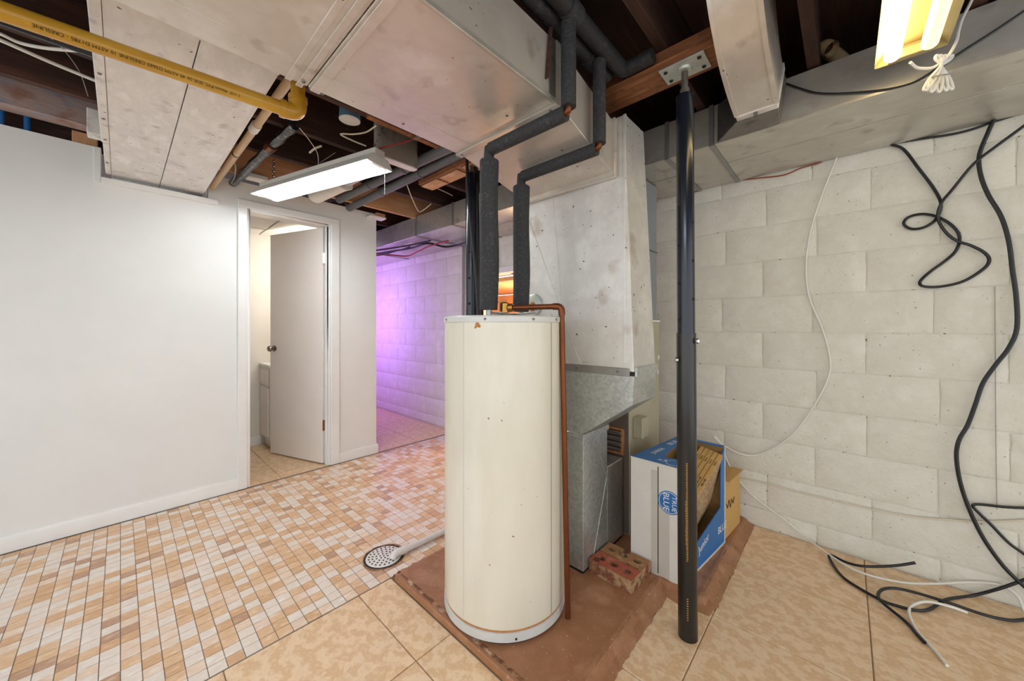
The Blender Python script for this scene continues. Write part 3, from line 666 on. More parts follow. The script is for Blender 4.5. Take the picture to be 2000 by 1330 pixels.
# folded papers lying on the lid
b1 = atd(962, 612, 1.40); b2 = atd(1070, 612, 1.42); b1.z = b2.z = 1.1925
bk = thing('folded_manual', ((b1.x+b2.x)/2, (b1.y+b2.y)/2, 1.191), 'folded paper manual lying on top of the water heater', 'paper')
dd = (b2 - b1).normalized(); bb = Vector((-dd.y, dd.x, 0))
for i in range(3):
    q0, q1 = b1 + Vector((0, 0, 0.004*i)), b2 + Vector((0, 0, 0.004*i)) - dd * 0.02 * i
    mb = MB(); n = 10; vs = []; fs = []
    for k in range(n+1):
        t = k / n; c = q0.lerp(q1, t) + Vector((0, 0, 0.004 * math.sin(t * 5 + i) + 0.004))
        vs += [c, c + bb * 0.13, c + bb * 0.13 + Vector((0,0,0.0012)), c + Vector((0,0,0.0012))]
    for k in range(n):
        for j in range(4): fs.append((k*4+j, k*4+(j+1) % 4, (k+1)*4+(j+1) % 4, (k+1)*4+j))
    fs += [(3,2,1,0), (n*4, n*4+1, n*4+2, n*4+3)]
    mb.add(vs, fs).build('page', M['paper'], bk)

# ------------------------------------------------------------------ foam covered water pipes
def foam_pipe(name, base, ztop, ylen, zup, label, r1, r2, tip):
    t = thing(name, (base.x, base.y, 1.191), label, 'pipe')
    b = Vector((base.x, base.y, 0))
    MB().tube([b + Vector((0,0,1.191)), b + Vector((0,0,1.225))], 0.012, 12).build('nipple', M['zinc'], t)
    z0 = 1.217
    n = 9; pts = []; rs = []
    for i in range(n+1):
        tt = i / n; pts.append(b + Vector((0.004*math.sin(tt*7), 0.003*math.cos(tt*5), z0 + (ztop - z0) * tt))); rs.append(r1 * (1 + 0.03*math.sin(tt*9 + base.x*30)))
    MB().tube([pts[0] - Vector((0,0,0.001))] + pts, [r1*0.4] + rs, 20).build('thick_sleeve', M['foam'], t)
    top = b + Vector((0, 0, ztop)); zc = ztop + 0.045
    MB().tube([b + Vector((0,0,ztop)), b + Vector((0,0,zc))], 0.011, 12).build('copper_core', M['copper'], t)
    MB().tube([b + Vector((0,0,ztop - 0.002)), b + Vector((0,0,ztop + 0.022)), b + Vector((0,0,zc+0.012))], [r2*0.8, r2*0.82, r2*0.7], 16).build('neck_sleeve', M['foam_dark'], t)
    e = b + Vector((0.0, -ylen, zc))
    MB().tube([b + Vector((0, -0.012, zc)), e + Vector((0, 0.012, 0.0))], r2, 18).build('horizontal_sleeve', M['foam'], t)
    MB().tube(rounded([e + Vector((0, 0.03, 0)), e, e + Vector((0, 0, 0.05))], 0.015), 0.011, 12).build('copper_elbow', M['copper'], t)
    MB().tube([e + Vector((0, 0, 0.016)), e + Vector((0.0, 0.0, zup - zc))], r2, 18).build('riser_sleeve', M['foam'], t)
    return t, e
q1 = atd(955, 600, 1.42); q2 = atd(1018, 590, 1.60)
_, E1 = foam_pipe('insulated_water_pipe', q1, 1.80, 0.372, 2.135, 'nearer charcoal foam-wrapped pipe rising from the heater lid, left one', 0.037, 0.0245, 1)
_, E2 = foam_pipe('insulated_water_pipe', q2, 1.768, 0.385, 2.135, 'farther charcoal foam-wrapped pipe from the heater, right one beside the plenum', 0.0365, 0.024, -1)

# dark insulated supply pipes under the joists
for (yo, x1, lab, kk) in ((E1.y - 0.012, 1.34, 'dark foam supply pipe under the joists, joined by the nearer riser', 1), (E2.y + 0.037, 1.33, 'dark foam supply pipe under the joists, joined by the farther riser', 2)):
    zz = 2.16
    sp = thing('supply_pipe', (1.0, yo, zz), lab, 'pipe')
    ex = E1.x if kk == 1 else E2.x
    MB().tube([(-0.5, yo, zz), (x1, yo, zz)], 0.029, 18).build('pipe_sleeve', M['foam_dark'], sp)
    MB().lathe([(0.033, -0.03), (0.035, 0), (0.033, 0.03)], (min(ex, x1 - 0.05), yo, zz), 18, 'X').build('tee_wrap', M['foam'], sp)
    if kk == 1:
        MB().tube(rounded([(x1 - 0.02, yo, zz), (x1 + 0.005, yo, zz), (x1 + 0.005, yo - 0.12, zz)], 0.02), 0.027, 16).build('end_elbow', M['foam_dark'], sp)

# ------------------------------------------------------------------ steel posts
def post(name, base, top, ztele, r1, r2, zscrew, zplate, label, low_m, up_m, prints=True, plate=True):
    t = thing(name, base, label, 'post', 'adjustable steel posts under the wooden beam')
    base, top = Vector(base), Vector(top); ax = (top - base)
    P = lambda z: base + ax * ((z - base.z) / ax.z)
    MB().tube([P(base.z), P(ztele)], r1, 28).build('lower_tube', M[low_m], t)
    MB().tube([P(ztele - 0.02), P(zscrew)], r2, 28).build('upper_tube', M[up_m], t)
    MB().tube([P(ztele), P(ztele + 0.004)], r1 * 1.02, 28).build('tube_lip', M['post_black'], t)
    MB().tube([P(zscrew - 0.01), P(zscrew + 0.03), P(zscrew + 0.031), P(zplate)], [0.017, 0.017, 0.012, 0.011], 14).build('jack_screw', M['dark_metal'], t)
    MB().tube([P(zscrew), P(zscrew + 0.004)], r2 * 1.03, 28).build('cap_ring', M['post_blue'], t)
    if plate:
        q = P(zplate); R = Matrix.Rotation(0.0, 3, 'Z')
        pt = MB().obox((q.x, q.y, zplate + 0.003), (0.102, 0.155, 0.006), R).build('bearing_plate', M['zinc'], t, bev=0.001)
        for sx in (-1, 1):
            for sy in (-1, 1):
                MB().lathe([(0.0, -0.005), (0.006, -0.004), (0.0075, 0.0)], (q.x + sx*0.03, q.y + sy*0.058, zplate), 10).build('bolt', M['ink'], pt)
        MB().lathe([(0.028, 0.0), (0.024, -0.008), (0.012, -0.009)], (q.x, q.y, zplate), 18).build('plate_boss', M['zinc'], pt)
    return t, P
pt1, P1 = post('steel_post', (1.427, 0.428, 0.002), (1.419, 0.437, 2.10), 1.122, 0.0335, 0.0305, 2.0, 2.104, 'black telescoping steel post in front of the blue-and-white carton', 'post_black', 'post_blue')
pt2, P2 = post('steel_post', (1.415, 1.632, 0.002), (1.415, 1.632, 2.10), 1.02, 0.0375, 0.035, 2.05, 2.104, 'dark steel post behind the water heater, beside the purple-lit wall', 'post_black', 'post_blue', plate=False)
def hole(Pf, z, r, px_off, rad, par):
    q = Pf(z); tocam = Vector((-q.x, -q.y, 0)).normalized(); ang = math.asin(max(-0.95, min(0.95, px_off)))
    d = Matrix.Rotation(ang, 3, 'Z') @ tocam
    MB().tube([q + d * (r - 0.002), q + d * (r + 0.0006)], rad, 14).build('pin_hole', M['black_gap'], par)
for i, z in enumerate((1.155, 1.29, 1.43, 1.57)): hole(P1, z + 0.02, 0.0305, -0.72, 0.006, pt1)
for i, z in enumerate((1.25, 1.39, 1.53)): hole(P1, z, 0.0305, 0.80, 0.006, pt1)
for z in (1.285, 1.435, 1.585): hole(P2, z, 0.035, -0.35, 0.008, pt2)
for (z, o) in ((1.098, 0.9), (1.028, -0.8)):
    q = P1(z); tocam = Vector((-q.x, -q.y, 0)).normalized(); d = Matrix.Rotation(math.asin(o) , 3, 'Z') @ tocam
    s = q + d * 0.033
    MB().tube([s, s + d*0.006, s + d*0.008, s + d*0.014, s + d*0.018], [0.004, 0.005, 0.011, 0.011, 0.003], 14).build('locking_pin', M['chrome'], pt1)
tocam = Vector((-1.42, -0.43, 0)).normalized(); rt = Vector((math.sin(A), -math.cos(A), 0))
for i in range(58):                                                # worn gold print on the lower tube
    z = 0.30 + i * 0.0062; 
    wdt = 0.006 + (0.006 if 0.36 < z < 0.52 else 0) + random.uniform(0, 0.004)
    q = P1(z); d = Matrix.Rotation(0.02, 3, 'Z') @ tocam
    MB().bar(q + d*0.0335 - rt*wdt/2, q + d*0.0335 + rt*wdt/2, 0.003, 0.0012, up=d).build('gold_print_mark', M['gold'], pt1)
for i in range(10):
    z = 0.085 + i * 0.0085; q = P1(z); d = Matrix.Rotation(0.02, 3, 'Z') @ tocam
    MB().bar(q + d*0.0335 - rt*0.004, q + d*0.0335 + rt*0.005, 0.003, 0.0012, up=d).build('gold_print_mark', M['gold'], pt1)

# straps and cable running down beside the far post
s1 = [atd(909, 296, 2.01), atd(912, 318, 2.03), atd(916, 400, 2.04), atd(924, 480, 2.05), atd(930, 540, 2.05), atd(934, 625, 2.05)]
tag(MB().tube(spline(s1, 6), 0.009, 8).build('black_strap_cable', M['cable_black']), 'thick black cable slanting down in front of the far post', 'cable')
s2 = [atd(926, 325, 2.18), atd(929, 420, 2.18), atd(934, 520, 2.18), atd(938, 640, 2.18)]
tag(MB().tube(spline(s2, 6), 0.024, 12).build('black_conduit', M['post_black']), 'black tube standing just right of the far post', 'pipe')

# ------------------------------------------------------------------ overhead plastic pipes
yp = thing('yellow_pipe', (0.1, 1.56, 1.95), 'yellow printed plastic pipe crossing under the pale duct', 'pipe')
ya, yb = Vector((-1.2, 1.665, 1.95)), Vector((0.442, 1.512, 1.95))
MB().tube([ya, yb], 0.0242, 24).build('pipe_run', M['yellow'], yp)
MB().tube([(0.452, 1.511, 1.985), (0.452, 1.511, 2.2)], 0.0242, 20).build('riser', M['yellow'], yp)
MB().tube(rounded([(0.405, 1.5155, 1.95), (0.452, 1.511, 1.95), (0.452, 1.511, 2.0)], 0.03), 0.0295, 22).build('elbow_fitting', M['yellow'], yp)
MB().tube([(0.395, 1.5165, 1.95), (0.412, 1.515, 1.95)], 0.0318, 22).build('elbow_hub', M['yellow'], yp)
MB().tube([(0.452, 1.511, 1.994), (0.452, 1.511, 2.012)], 0.0318, 22).build('elbow_hub', M['yellow'], yp)
xd = (ya - yb).normalized()
def ytext(body, frac, size, ang=0.75):
    n = Vector((0, -math.cos(ang), -math.sin(ang))); n = (n - xd * n.dot(xd)).normalized(); ydir = n.cross(xd)
    text_part('print', body, size, yb + xd * frac + n * 0.0243, xd, ydir, M['ink'], yp, lift=0.0006)
ytext('1-1/2" 40mm PVC SDR-26 40 ASTM D2665 CRESLINE 10 ASTM D1785 - CRESLINE', 0.165, 0.0125)
ytext('00807SR', 0.66, 0.0125); ytext('1130TN', 0.73, 0.0125)
tp = thing('tan_pipe', (0.42, 2.3, 2.08), 'tan plastic pipe running along the right edge of the pale duct', 'pipe')
MB().tube([(0.435, 1.42, 2.085), (0.418, 3.12, 2.085)], 0.0165, 18).build('pipe_run', M['tanpipe'], tp)
MB().tube([(0.428, 2.0, 2.085), (0.4275, 2.07, 2.085)], 0.021, 18).build('coupling', M['pvc'], tp)
MB().tube([(0.4235, 2.42, 2.085), (0.4235, 2.43, 2.085)], 0.0175, 18).build('band', M['ink'], tp)
# wrapped silver cable bundle right of the tan pipe
k0, k1, k2 = atz(575, 245, 2.17), atz(530, 285, 2.16), atz(455, 358, 2.14)
fb = thing('foil_wrapped_conduit', (k1.x, k1.y, 2.16), 'crumpled silver foil-wrapped conduit between tan pipe and lamp', 'conduit')
pp = spline([k0, k1, (k1 + k2) / 2, k2], 6)
MB().tube(pp, [0.024 + 0.004*math.sin(i*1.9) for i in range(len(pp))], 9).build('foil_wrap', M['foil'], fb, smooth=20)
MB().tube([k1 - (k2-k1)*0.03, k1 + (k2-k1)*0.05], 0.030, 10).build('copper_clamp', M['copper'], fb)
# grey drain pipes
for (pa, pb, lab, z) in (((662, 390), (858, 297), 'thinner-looking upper grey pipe sloping toward the door wall', 2.168), ((682, 406), (900, 300), 'lower grey pipe sloping to the wall with a coupling', 2.165)):
    a_, b_ = atz(*pa, z), atz(*pb, z)
    gp = thing('grey_pipe', (a_ + b_) / 2, lab, 'pipe')
    MB().tube([a_, b_, b_ + (b_ - a_) * 0.12], 0.030, 20).build('pipe_run', M['greypipe'], gp)
    for t in (0.38, 0.72):
        c = a_.lerp(b_, t); d = (b_ - a_).normalized(); MB().tube([c - d*0.012, c + d*0.012], 0.034, 20).build('coupling', M['greypipe'], gp)
# open tan elbow above the trunk duct
oe = MB(); oc = atd(1624, 96, 1.50)
fw = Vector((math.cos(A), math.sin(A), 0))
ep = spline([oc, oc + Vector((0,0,0.03)) + fw*0.03, oc + Vector((0,0,0.045)) + fw*0.07 + rt*0.05, oc + Vector((0,0,0.02)) + fw*0.09 + rt*0.12, oc + fw*0.10 + rt*0.16 + Vector((0,0,-0.02))], 6)
op = thing('open_tan_elbow', oc, 'open-ended tan plastic elbow poking above the trunk duct', 'pipe')
MB().tube(ep, 0.029, 20, cap=False).build('elbow_wall', M['tanpipe'], op)
MB().tube(ep, 0.025, 20, cap=False).build('elbow_bore', M['tanpipe'], op)
# oval stack
ov = thing('oval_duct_stub', (1.07, 1.9, 2.08), 'grey flat-oval duct stub with a white open end hanging from the joists', 'duct')
def oval(cx, cy, hw, hr, z, n=10):
    pts = []
    for i in range(n+1): a = -math.pi/2 + math.pi*i/n; pts.append((cx + hw + hr*math.cos(a), cy + hr*math.sin(a), z))
    for i in range(n+1): a = math.pi/2 + math.pi*i/n; pts.append((cx - hw + hr*math.cos(a), cy + hr*math.sin(a), z))
    return pts
MB().prism(oval(1.07, 1.885, 0.10, 0.032, 2.085), (0, 0, 0.34)).build('stub_wall', M['duct_dull'], ov)
MB().prism(oval(1.07, 1.885, 0.098, 0.027, 2.080), (0, 0, 0.006)).build('white_end', M['white_plastic'], ov)
# corrugated dryer hose
h0, h1 = atz(612, 384, 2.10), atz(738, 322, 2.13)
dh = thing('corrugated_hose', (h0 + h1) / 2, 'white corrugated exhaust hose behind the lit shop light', 'hose')
pp = [h0.lerp(h1, i / 62) for i in range(63)]
MB().tube(pp[:34], [0.052 + (0.004 if i % 2 else -0.004) - (0.03 if i == 0 else 0.012 if i == 1 else 0) for i in range(34)], 20).build('ribbed_hose', M['white_plastic'], dh, smooth=60)
MB().tube([pp[33], pp[62]], 0.040, 20).build('smooth_sleeve', M['zinc'], dh)
# wire hangers holding the hose
for i, (a, b) in enumerate((((640, 365), (688, 352)), ((604, 383), (606, 372)))):
    u0, u1 = atz(a[0], a[1], 2.13), atz(b[0], b[1], 2.13)
    wv = MB().tube(rounded([u0 + Vector((0,0,0.07)), u0 + Vector((0,0,-0.06)), u1 + Vector((0,0,-0.06)), u1 + Vector((0,0,0.07))], 0.012) if i == 0 else [u0 + Vector((0,0,0.07)), u0 + Vector((0,0,-0.02))], 0.0028, 8)
    tag(wv.build('wire_hanger', M['white_plastic']), ('white wire loop hanging around the corrugated hose' if i == 0 else 'short white wire end beside the corrugated hose'), 'wire')
# blue junction box on a joist
bj = thing('blue_ceiling_box', atz(683, 235, 2.26), 'round blue plastic electrical box between the joists', 'electrical box')
bc_ = atz(683, 235, 2.26)
MB().lathe([(0.052, 0.0), (0.054, 0.0), (0.050, 0.06), (0.0, 0.062)], bc_, 26).build('box_shell', M['bluebox'], bj)
MB().lathe([(0.0, -0.003), (0.048, -0.002), (0.052, 0.0)], bc_, 26).build('box_cover', M['white_plastic'], bj)
# white bracket block below the wall top
wq = atz(737, 412, 2.12); wq.y = YW - 0.041; wq.x = 1.56
wbk = thing('white_bracket', wq, 'small white block fixed at the end of the narrow wall top', 'bracket')
MB().box(wq.x - 0.07, wq.x + 0.07, wq.y - 0.05, wq.y + 0.04, 2.12, 2.135).build('plate', M['white_plastic'], wbk, bev=0.002)
MB().box(wq.x - 0.01, wq.x + 0.07, wq.y - 0.03, wq.y + 0.03, 2.135, 2.17).build('block', M['woodend'], wbk, bev=0.002)
wq2 = atz(500, 352, 2.17)
tag(MB().box(wq2.x - 0.06, wq2.x + 0.06, wq2.y - 0.05, wq2.y + 0.03, 2.165, 2.20).build('white_vent_end', M['white_plastic'], bev=0.006), 'white plastic pipe end above the wall left of the lamp', 'pipe end')

# ------------------------------------------------------------------ shop lights
def shop_light(name, a, b, width, label, tubes, housing, reflector, chain_top, chain_px=None):
    a, b = Vector(a), Vector(b); d = (b - a).normalized(); s = Vector((-d.y, d.x, 0)).normalized(); up_ = Vector((0, 0, 1))
    t = thing(name, (a + b) / 2, label, 'lamp', 'fluorescent shop lights')
    hw = width / 2
    def sec(p): return [p - s*hw, p - s*hw*0.62 + up_*0.045, p + s*hw*0.62 + up_*0.045, p + s*hw]
    A4, B4 = sec(a), sec(b); th = up_ * 0.003
    mb = MB(); vs = A4 + B4 + [q + th for q in A4] + [q + th for q in B4]
    fs = [(i, i+1, 5+i, 4+i) for i in range(3)] + [(8+i, 12+i, 13+i, 9+i) for i in range(3)] + [(0,4,12,8), (3,11,15,7)]
    fs += [(i, 8+i, 9+i, i+1) for i in range(3)] + [(4+i, 5+i, 13+i, 12+i) for i in range(3)]
    mb.add(vs, fs).build('reflector', M[reflector], t, smooth=0)
    MB().bar(a + up_*0.069, b + up_*0.069, hw*0.8, 0.038).build('ballast_housing', M[housing], t, bev=0.003)
    for (pt, sg) in ((a, 1), (b, -1)):
        e = MB().prism([pt - s*hw, pt - s*hw*0.62 + up_*0.048, pt + s*hw*0.62 + up_*0.048, pt + s*hw, pt + s*hw*0.9 - up_*0.002, pt - s*hw*0.9 - up_*0.002], d * -0.004 * sg)
        e.build('end_plate', M[reflector], t)
        MB().obox(pt + d*sg*0.012 + up_*0.012, (0.02, hw*1.2, 0.03), Matrix((d, s, up_)).transposed()).build('lamp_holder', M[reflector], t, bev=0.002)
    for (o, m, r) in tubes:
        MB().tube([a + d*0.022 + s*o + up_*0.012, b - d*0.022 + s*o + up_*0.012], r, 16).build('tube', M[m], t)
    for (q, top) in chain_top:
        q = Vector(q); top = Vector(top); L = (top - q).length; n = max(3, int(L / 0.016)); mb = MB(); cd = (top - q).normalized(); o1 = cd.orthogonal().normalized(); o2 = cd.cross(o1)
        for i in range(n):
            c = q + cd * (L * (i + 0.5) / n); u = o1 if i % 2 else o2
            mb.tube([c + cd*0.012*math.cos(k*math.pi/3) + u*0.0065*math.sin(k*math.pi/3) for k in range(7)], 0.0024, 6, cap=False)
        mb.build('chain', M['chrome'], t)
    return t
la, lb_ = Vector((0.945, 1.835, 2.015)), Vector((0.655, 2.86, 2.015))
dl = (lb_ - la).normalized()
fl1 = shop_light('shop_light', la, lb_, 0.172, 'lit fluorescent shop light hanging in front of the bathroom door', [(-0.045, 'tube_white', 0.021), (0.045, 'tube_white', 0.021)], 'fixture', 'fixture',
           [(la + dl*0.05 + Vector((0,0,0.09)), la + dl*0.02 + Vector((0.03,0.0,0.215))), (lb_ - dl*0.1 + Vector((0,0,0.09)), lb_ - dl*0.1 + Vector((0,0,0.24)))])
pc = la + dl*0.03 + Vector((0.05, 0.0, 0.0))
mb = MB()
for i in range(22):
    mb.lathe([(0.0, -0.003), (0.0024, 0), (0.0, 0.003)], pc + Vector((0, 0, -0.005 - i*0.0062)), 6)
mb.build('pull_chain', M['white_plastic'], fl1)
ra, rb = Vector((1.795, -0.075, 2.055)), Vector((0.58, -0.075, 2.055))
ra.y = rb.y = -0.16
shop_light('shop_light', ra, rb, 0.168, 'fluorescent shop light with two tubes and cream reflector near the white cord', [(-0.042, 'tube_warm', 0.021), (0.042, 'tube_dim', 0.021)], 'fixture', 'cream_fix',
           [(ra + Vector((-0.1,0,0.09)), ra + Vector((-0.1,0,0.15)))])
# third one, added unseen behind the camera to light near floor and left wall
shop_light('shop_light', (-0.85, -0.55, 2.03), (-0.85, 0.62, 2.03), 0.16, 'added unseen fluorescent shop light behind the viewer', [(-0.036, 'tube_fill', 0.018), (0.036, 'tube_fill', 0.018)], 'fixture', 'fixture', [])
# white cord with tied bundle
cd = lambda px, py, dd=1.27: atd(px, py, dd - 0.13)
wc = thing('white_power_cord', cd(1835, 150), 'white power cord tied in a bundle hanging from the shop light', 'cord')
MB().tube(spline([cd(1778, 122, 1.25), cd(1790, 132), cd(1805, 134), cd(1822, 132), cd(1838, 122), cd(1855, 105), cd(1868, 80), cd(1872, 60), cd(1880, 35), cd(1898, 0), cd(1912, -40)], 6), 0.0042, 8).build('cord_run', M['cable_white'], wc)
for i, (dx, dz) in enumerate(((-14, 0), (-5, 1), (4, 2), (13, 0), (20, -1), (-9, 3))):
    c = cd(1838, 128, 1.262 + 0.006*i); bot = cd(1828 + dx*1.5, 178 - abs(dx)*0.3, 1.262 + 0.006*i); top = cd(1842 + dx*0.9, 108, 1.262 + 0.006*i)
    sd = rt * 0.009
    MB().tube(spline([c, bot.lerp(c, 0.45) - sd, bot - sd*0.6, bot + sd*0.6, bot.lerp(c, 0.45) + sd, c, top.lerp(c, 0.4) - sd, top, top.lerp(c, 0.4) + sd, c], 5), 0.0038, 8).build('cord_loop', M['cable_white'], wc)
MB().tube(spline([cd(1822, 150, 1.255), cd(1836, 147, 1.25), cd(1852, 145, 1.255), cd(1852, 145, 1.30), cd(1822, 150, 1.30), cd(1822, 150, 1.255)], 4), 0.0022, 6).build('twist_tie', M['cable_grey'], wc)

# ------------------------------------------------------------------ floor drain and its white pipe
fd = thing('floor_drain', (dr[0], dr[1], 0), 'round white perforated floor drain set in the mosaic', 'drain')
def ring(r0, r1, z0, z1, c, n=40): return MB().lathe([(r0, z0), (r0, z1), (r1, z1), (r1, z0), (r0, z0)], c, n)
rg = MB(); n = 48; vs = []; fs = []
for k in range(n):
    a = 2*math.pi*k/n; vs += [(dr[0] + 0.094*math.cos(a), dr[1] + 0.094*math.sin(a), 0.0012), (dr[0] + 0.103*math.cos(a) + 0.004*math.sin(3*a), dr[1] + 0.103*math.sin(a), 0.0009)]
for k in range(n): j = (k+1) % n; fs.append((2*k, 2*k+1, 2*j+1, 2*j))
rg.add(vs, fs).build('mortar_ring', M['pad_edge'], fd)
MB().lathe([(0.095, 0.0008), (0.0945, 0.0013), (0.083, 0.0013)], (dr[0], dr[1], 0), 48).build('dark_gap', M['black_gap'], fd)
MB().lathe([(0.086, -0.006), (0.086, 0.001), (0.082, 0.0038), (0.0, 0.0043)], (dr[0], dr[1], 0), 48).build('grate', M['pvc'], fd)
for (rr, nn) in ((0.0, 1), (0.018, 6), (0.036, 11), (0.054, 16), (0.071, 21)):
    for k in range(nn):
        a = 2*math.pi*(k + 0.3)/nn; c = (dr[0] + rr*math.cos(a), dr[1] + rr*math.sin(a), 0.0030)
        MB().lathe([(0.0046, 0.0), (0.0046, 0.0017), (0.0, 0.0018)], c, 8).build('drain_hole', M['black_gap'], fd)
dp = thing('drain_pipe', (1.1, 1.625, 0.02), 'white plastic condensate pipe lying on the mosaic into the drain', 'pipe')
MB().tube([(0.965, 1.640, 0.020), (1.75, 1.600, 0.020)], 0.0145, 18).build('pipe_run', M['pvc'], dp)
MB().tube([(0.945, 1.641, 0.021), (0.985, 1.639, 0.021)], 0.0195, 18).build('elbow_hub', M['pvc'], dp)
MB().tube(rounded([(0.955, 1.6405, 0.022), (0.925, 1.642, 0.026), (0.915, 1.6425, 0.006)], 0.016), 0.0185, 18).build('elbow_fitting', M['pvc'], dp)

# ------------------------------------------------------------------ blue and white carton with flat boxes
CA, CB, CC = Vector((1.645, 0.748, PAD)), Vector((1.636, 0.515, PAD)), Vector((2.125, 0.458, PAD)); CD = CA + CC - CB
CHH = 0.50; U = Vector((0, 0, 1)); th = 0.006
ct = thing('printed_carton', (CA + CC) / 2, 'open white carton with blue printed top and side behind the black post', 'carton')
e1 = (CC - CB).normalized(); e2 = (CA - CB).normalized(); LB = (CC - CB).length; LA = (CA - CB).length
def cb(u, v, z): return CB + e1 * u + e2 * v + U * z                      # u along the blue side, v along the white end
def panel(name, a, b, c, d, m, thick, par=None): 
    return MB().hexa([a, b, c, d], [a + thick, b + thick, c + thick, d + thick]).build(name, M[m], par or ct)
panel('end_panel', cb(0,0,0), cb(0,LA,0), cb(0,LA,CHH), cb(0,0,CHH), 'card_white', e1 * th)
panel('back_panel', cb(0.006,LA,0), cb(LB,LA,0), cb(LB,LA,CHH), cb(0.006,LA,CHH), 'card_brown', -e2 * th)
panel('far_panel', cb(LB,0,0), cb(LB,LA-0.006,0), cb(LB,LA-0.006,CHH), cb(LB,0,CHH), 'card_brown', -e1 * th)
panel('bottom_panel', cb(0.006,0.006,0.001), cb(LB-0.006,0.006,0.001), cb(LB-0.006,LA-0.006,0.001), cb(0.006,LA-0.006,0.001), 'card_brown', U * th)
# blue side with a cut-out window
def poly_panel(name, pts, thick, m):
    return MB().prism(pts, thick).build(name, M[m], ct, smooth=0)
side = [cb(0.006,0,0), cb(LB-0.006,0,0), cb(LB-0.006,0,CHH-0.01), cb(LB-0.05,0,CHH-0.05), cb(LB-0.055,0,0.20), cb(0.10,0,0.115), cb(0.075,0,0.13), cb(0.07,0,CHH-0.06), cb(0.06,0,CHH), cb(0.006,0,CHH)]
poly_panel('side_panel', side, e2 * 0.004, 'card_blue')
top = [cb(0.0,0.0,CHH), cb(0.10,0.0,CHH), cb(0.12,0.05,CHH), cb(0.10,0.115,CHH), cb(0.17,0.145,CHH), cb(0.34,0.165,CHH), cb(LB-0.03,0.165,CHH), cb(LB-0.03,0.0,CHH), cb(LB,0.0,CHH), cb(LB,LA,CHH), cb(0.0,LA,CHH)]
poly_panel('top_panel', top, U * 0.004, 'card_blue')
MB().bar(cb(-0.001,0.0,CHH+0.003), cb(-0.001,LA,CHH+0.003), 0.006, 0.005).build('white_edge', M['card_white'], ct)
MB().bar(cb(0,-0.001,0.004), cb(LB,-0.001,0.004), 0.003, 0.008).build('white_edge', M['card_white'], ct)
MB().bar(cb(LB-0.002,-0.001,0.0), cb(LB-0.002,-0.001,CHH), 0.003, 0.008, up=(1,0,0)).build('white_edge', M['card_white'], ct)
fs_ = LA * 0.44
panel('seam_slit', cb(-0.0008,fs_-0.002,0.01), cb(-0.0008,fs_+0.002,0.01), cb(-0.0008,fs_+0.002,CHH-0.01), cb(-0.0008,fs_-0.002,CHH-0.01), 'ink', e1*0.0005)
panel('paper_tape', cb(-0.0008,fs_+0.004,0.005), cb(-0.0008,fs_+0.032,0.005), cb(-0.0008,fs_+0.032,CHH-0.03), cb(-0.0008,fs_+0.004,CHH-0.03), 'card_grey', e1*0.0005)
panel('paper_tape', cb(-0.0008,fs_-0.05,0.005), cb(-0.0008,fs_-0.004,0.005), cb(-0.0008,fs_-0.004,CHH-0.14), cb(-0.0008,fs_-0.05,CHH-0.14), 'card_grey', e1*0.0005)
def disc(name, c, x, y, r, m, lift, nrm, n=32):
    pts = [c + x*r*math.cos(2*math.pi*k/n) + y*r*math.sin(2*math.pi*k/n) + nrm*lift for k in range(n)]
    return MB().prism(pts, nrm * 0.0004).build(name, M[m], ct)
lc = cb(0, 0.052, 0.345); nx_ = -e1
disc('logo_badge', lc, e2, U, 0.051, 'card_blue', 0.001, nx_); disc('logo_badge', lc, e2, U, 0.0465, 'white_ink', 0.0014, nx_); disc('logo_badge', lc, e2, U, 0.044, 'card_blue', 0.0018, nx_)
text_part('logo_text', 'BLUE', 0.036, lc + e2*0.015, -U, -e2, M['white_ink'], ct, 'CENTER', 0.0026)
text_part('logo_text', 'TRUE', 0.028, lc - e2*0.02, -U, -e2, M['white_ink'], ct, 'CENTER', 0.0026)
for (u, v, s, b) in ((0.055, 0.13, 0.04, 'x3'), (0.17, 0.185, 0.032, 'JUNIOR'), (0.36, 0.195, 0.04, 'BLUE')):
    text_part('top_text', b, s, cb(u, v, CHH + 0.004), -e2, e1, M['white_ink'], ct, 'LEFT', 0.0008) if b == 'x3' else text_part('top_text', b, s, cb(u - 0.06, v, CHH + 0.004), e1, e2, M['white_ink'], ct, 'LEFT', 0.0008)
ls = cb(0.055, 0.055, CHH + 0.004)
disc('logo_badge', ls, e1, e2, 0.036, 'white_ink', 0.0006, U); disc('logo_badge', ls, e1, e2, 0.033, 'card_blue', 0.0010, U)
text_part('side_text', 'Junior', 0.05, cb(0.17, 0, 0.085), (e1 + U*0.25), U, M['white_ink'], ct, 'LEFT', 0.0008)
text_part('side_text', 'BLUE', 0.05, cb(0.40, 0, 0.09), e1, U, M['white_ink'], ct, 'LEFT', 0.0008)
def sdisc(c, r, m, l): return disc('logo_badge', c, e1, U, r, m, l, -e2)
sl = cb(0.045, 0, 0.075); sdisc(sl, 0.04, 'white_ink', 0.0006); sdisc(sl, 0.037, 'card_blue', 0.0010)
text_part('side_text', 'BLUE', 0.028, sl + Vector((0,0,0)), U, -e1, M['white_ink'], ct, 'CENTER', 0.0018)
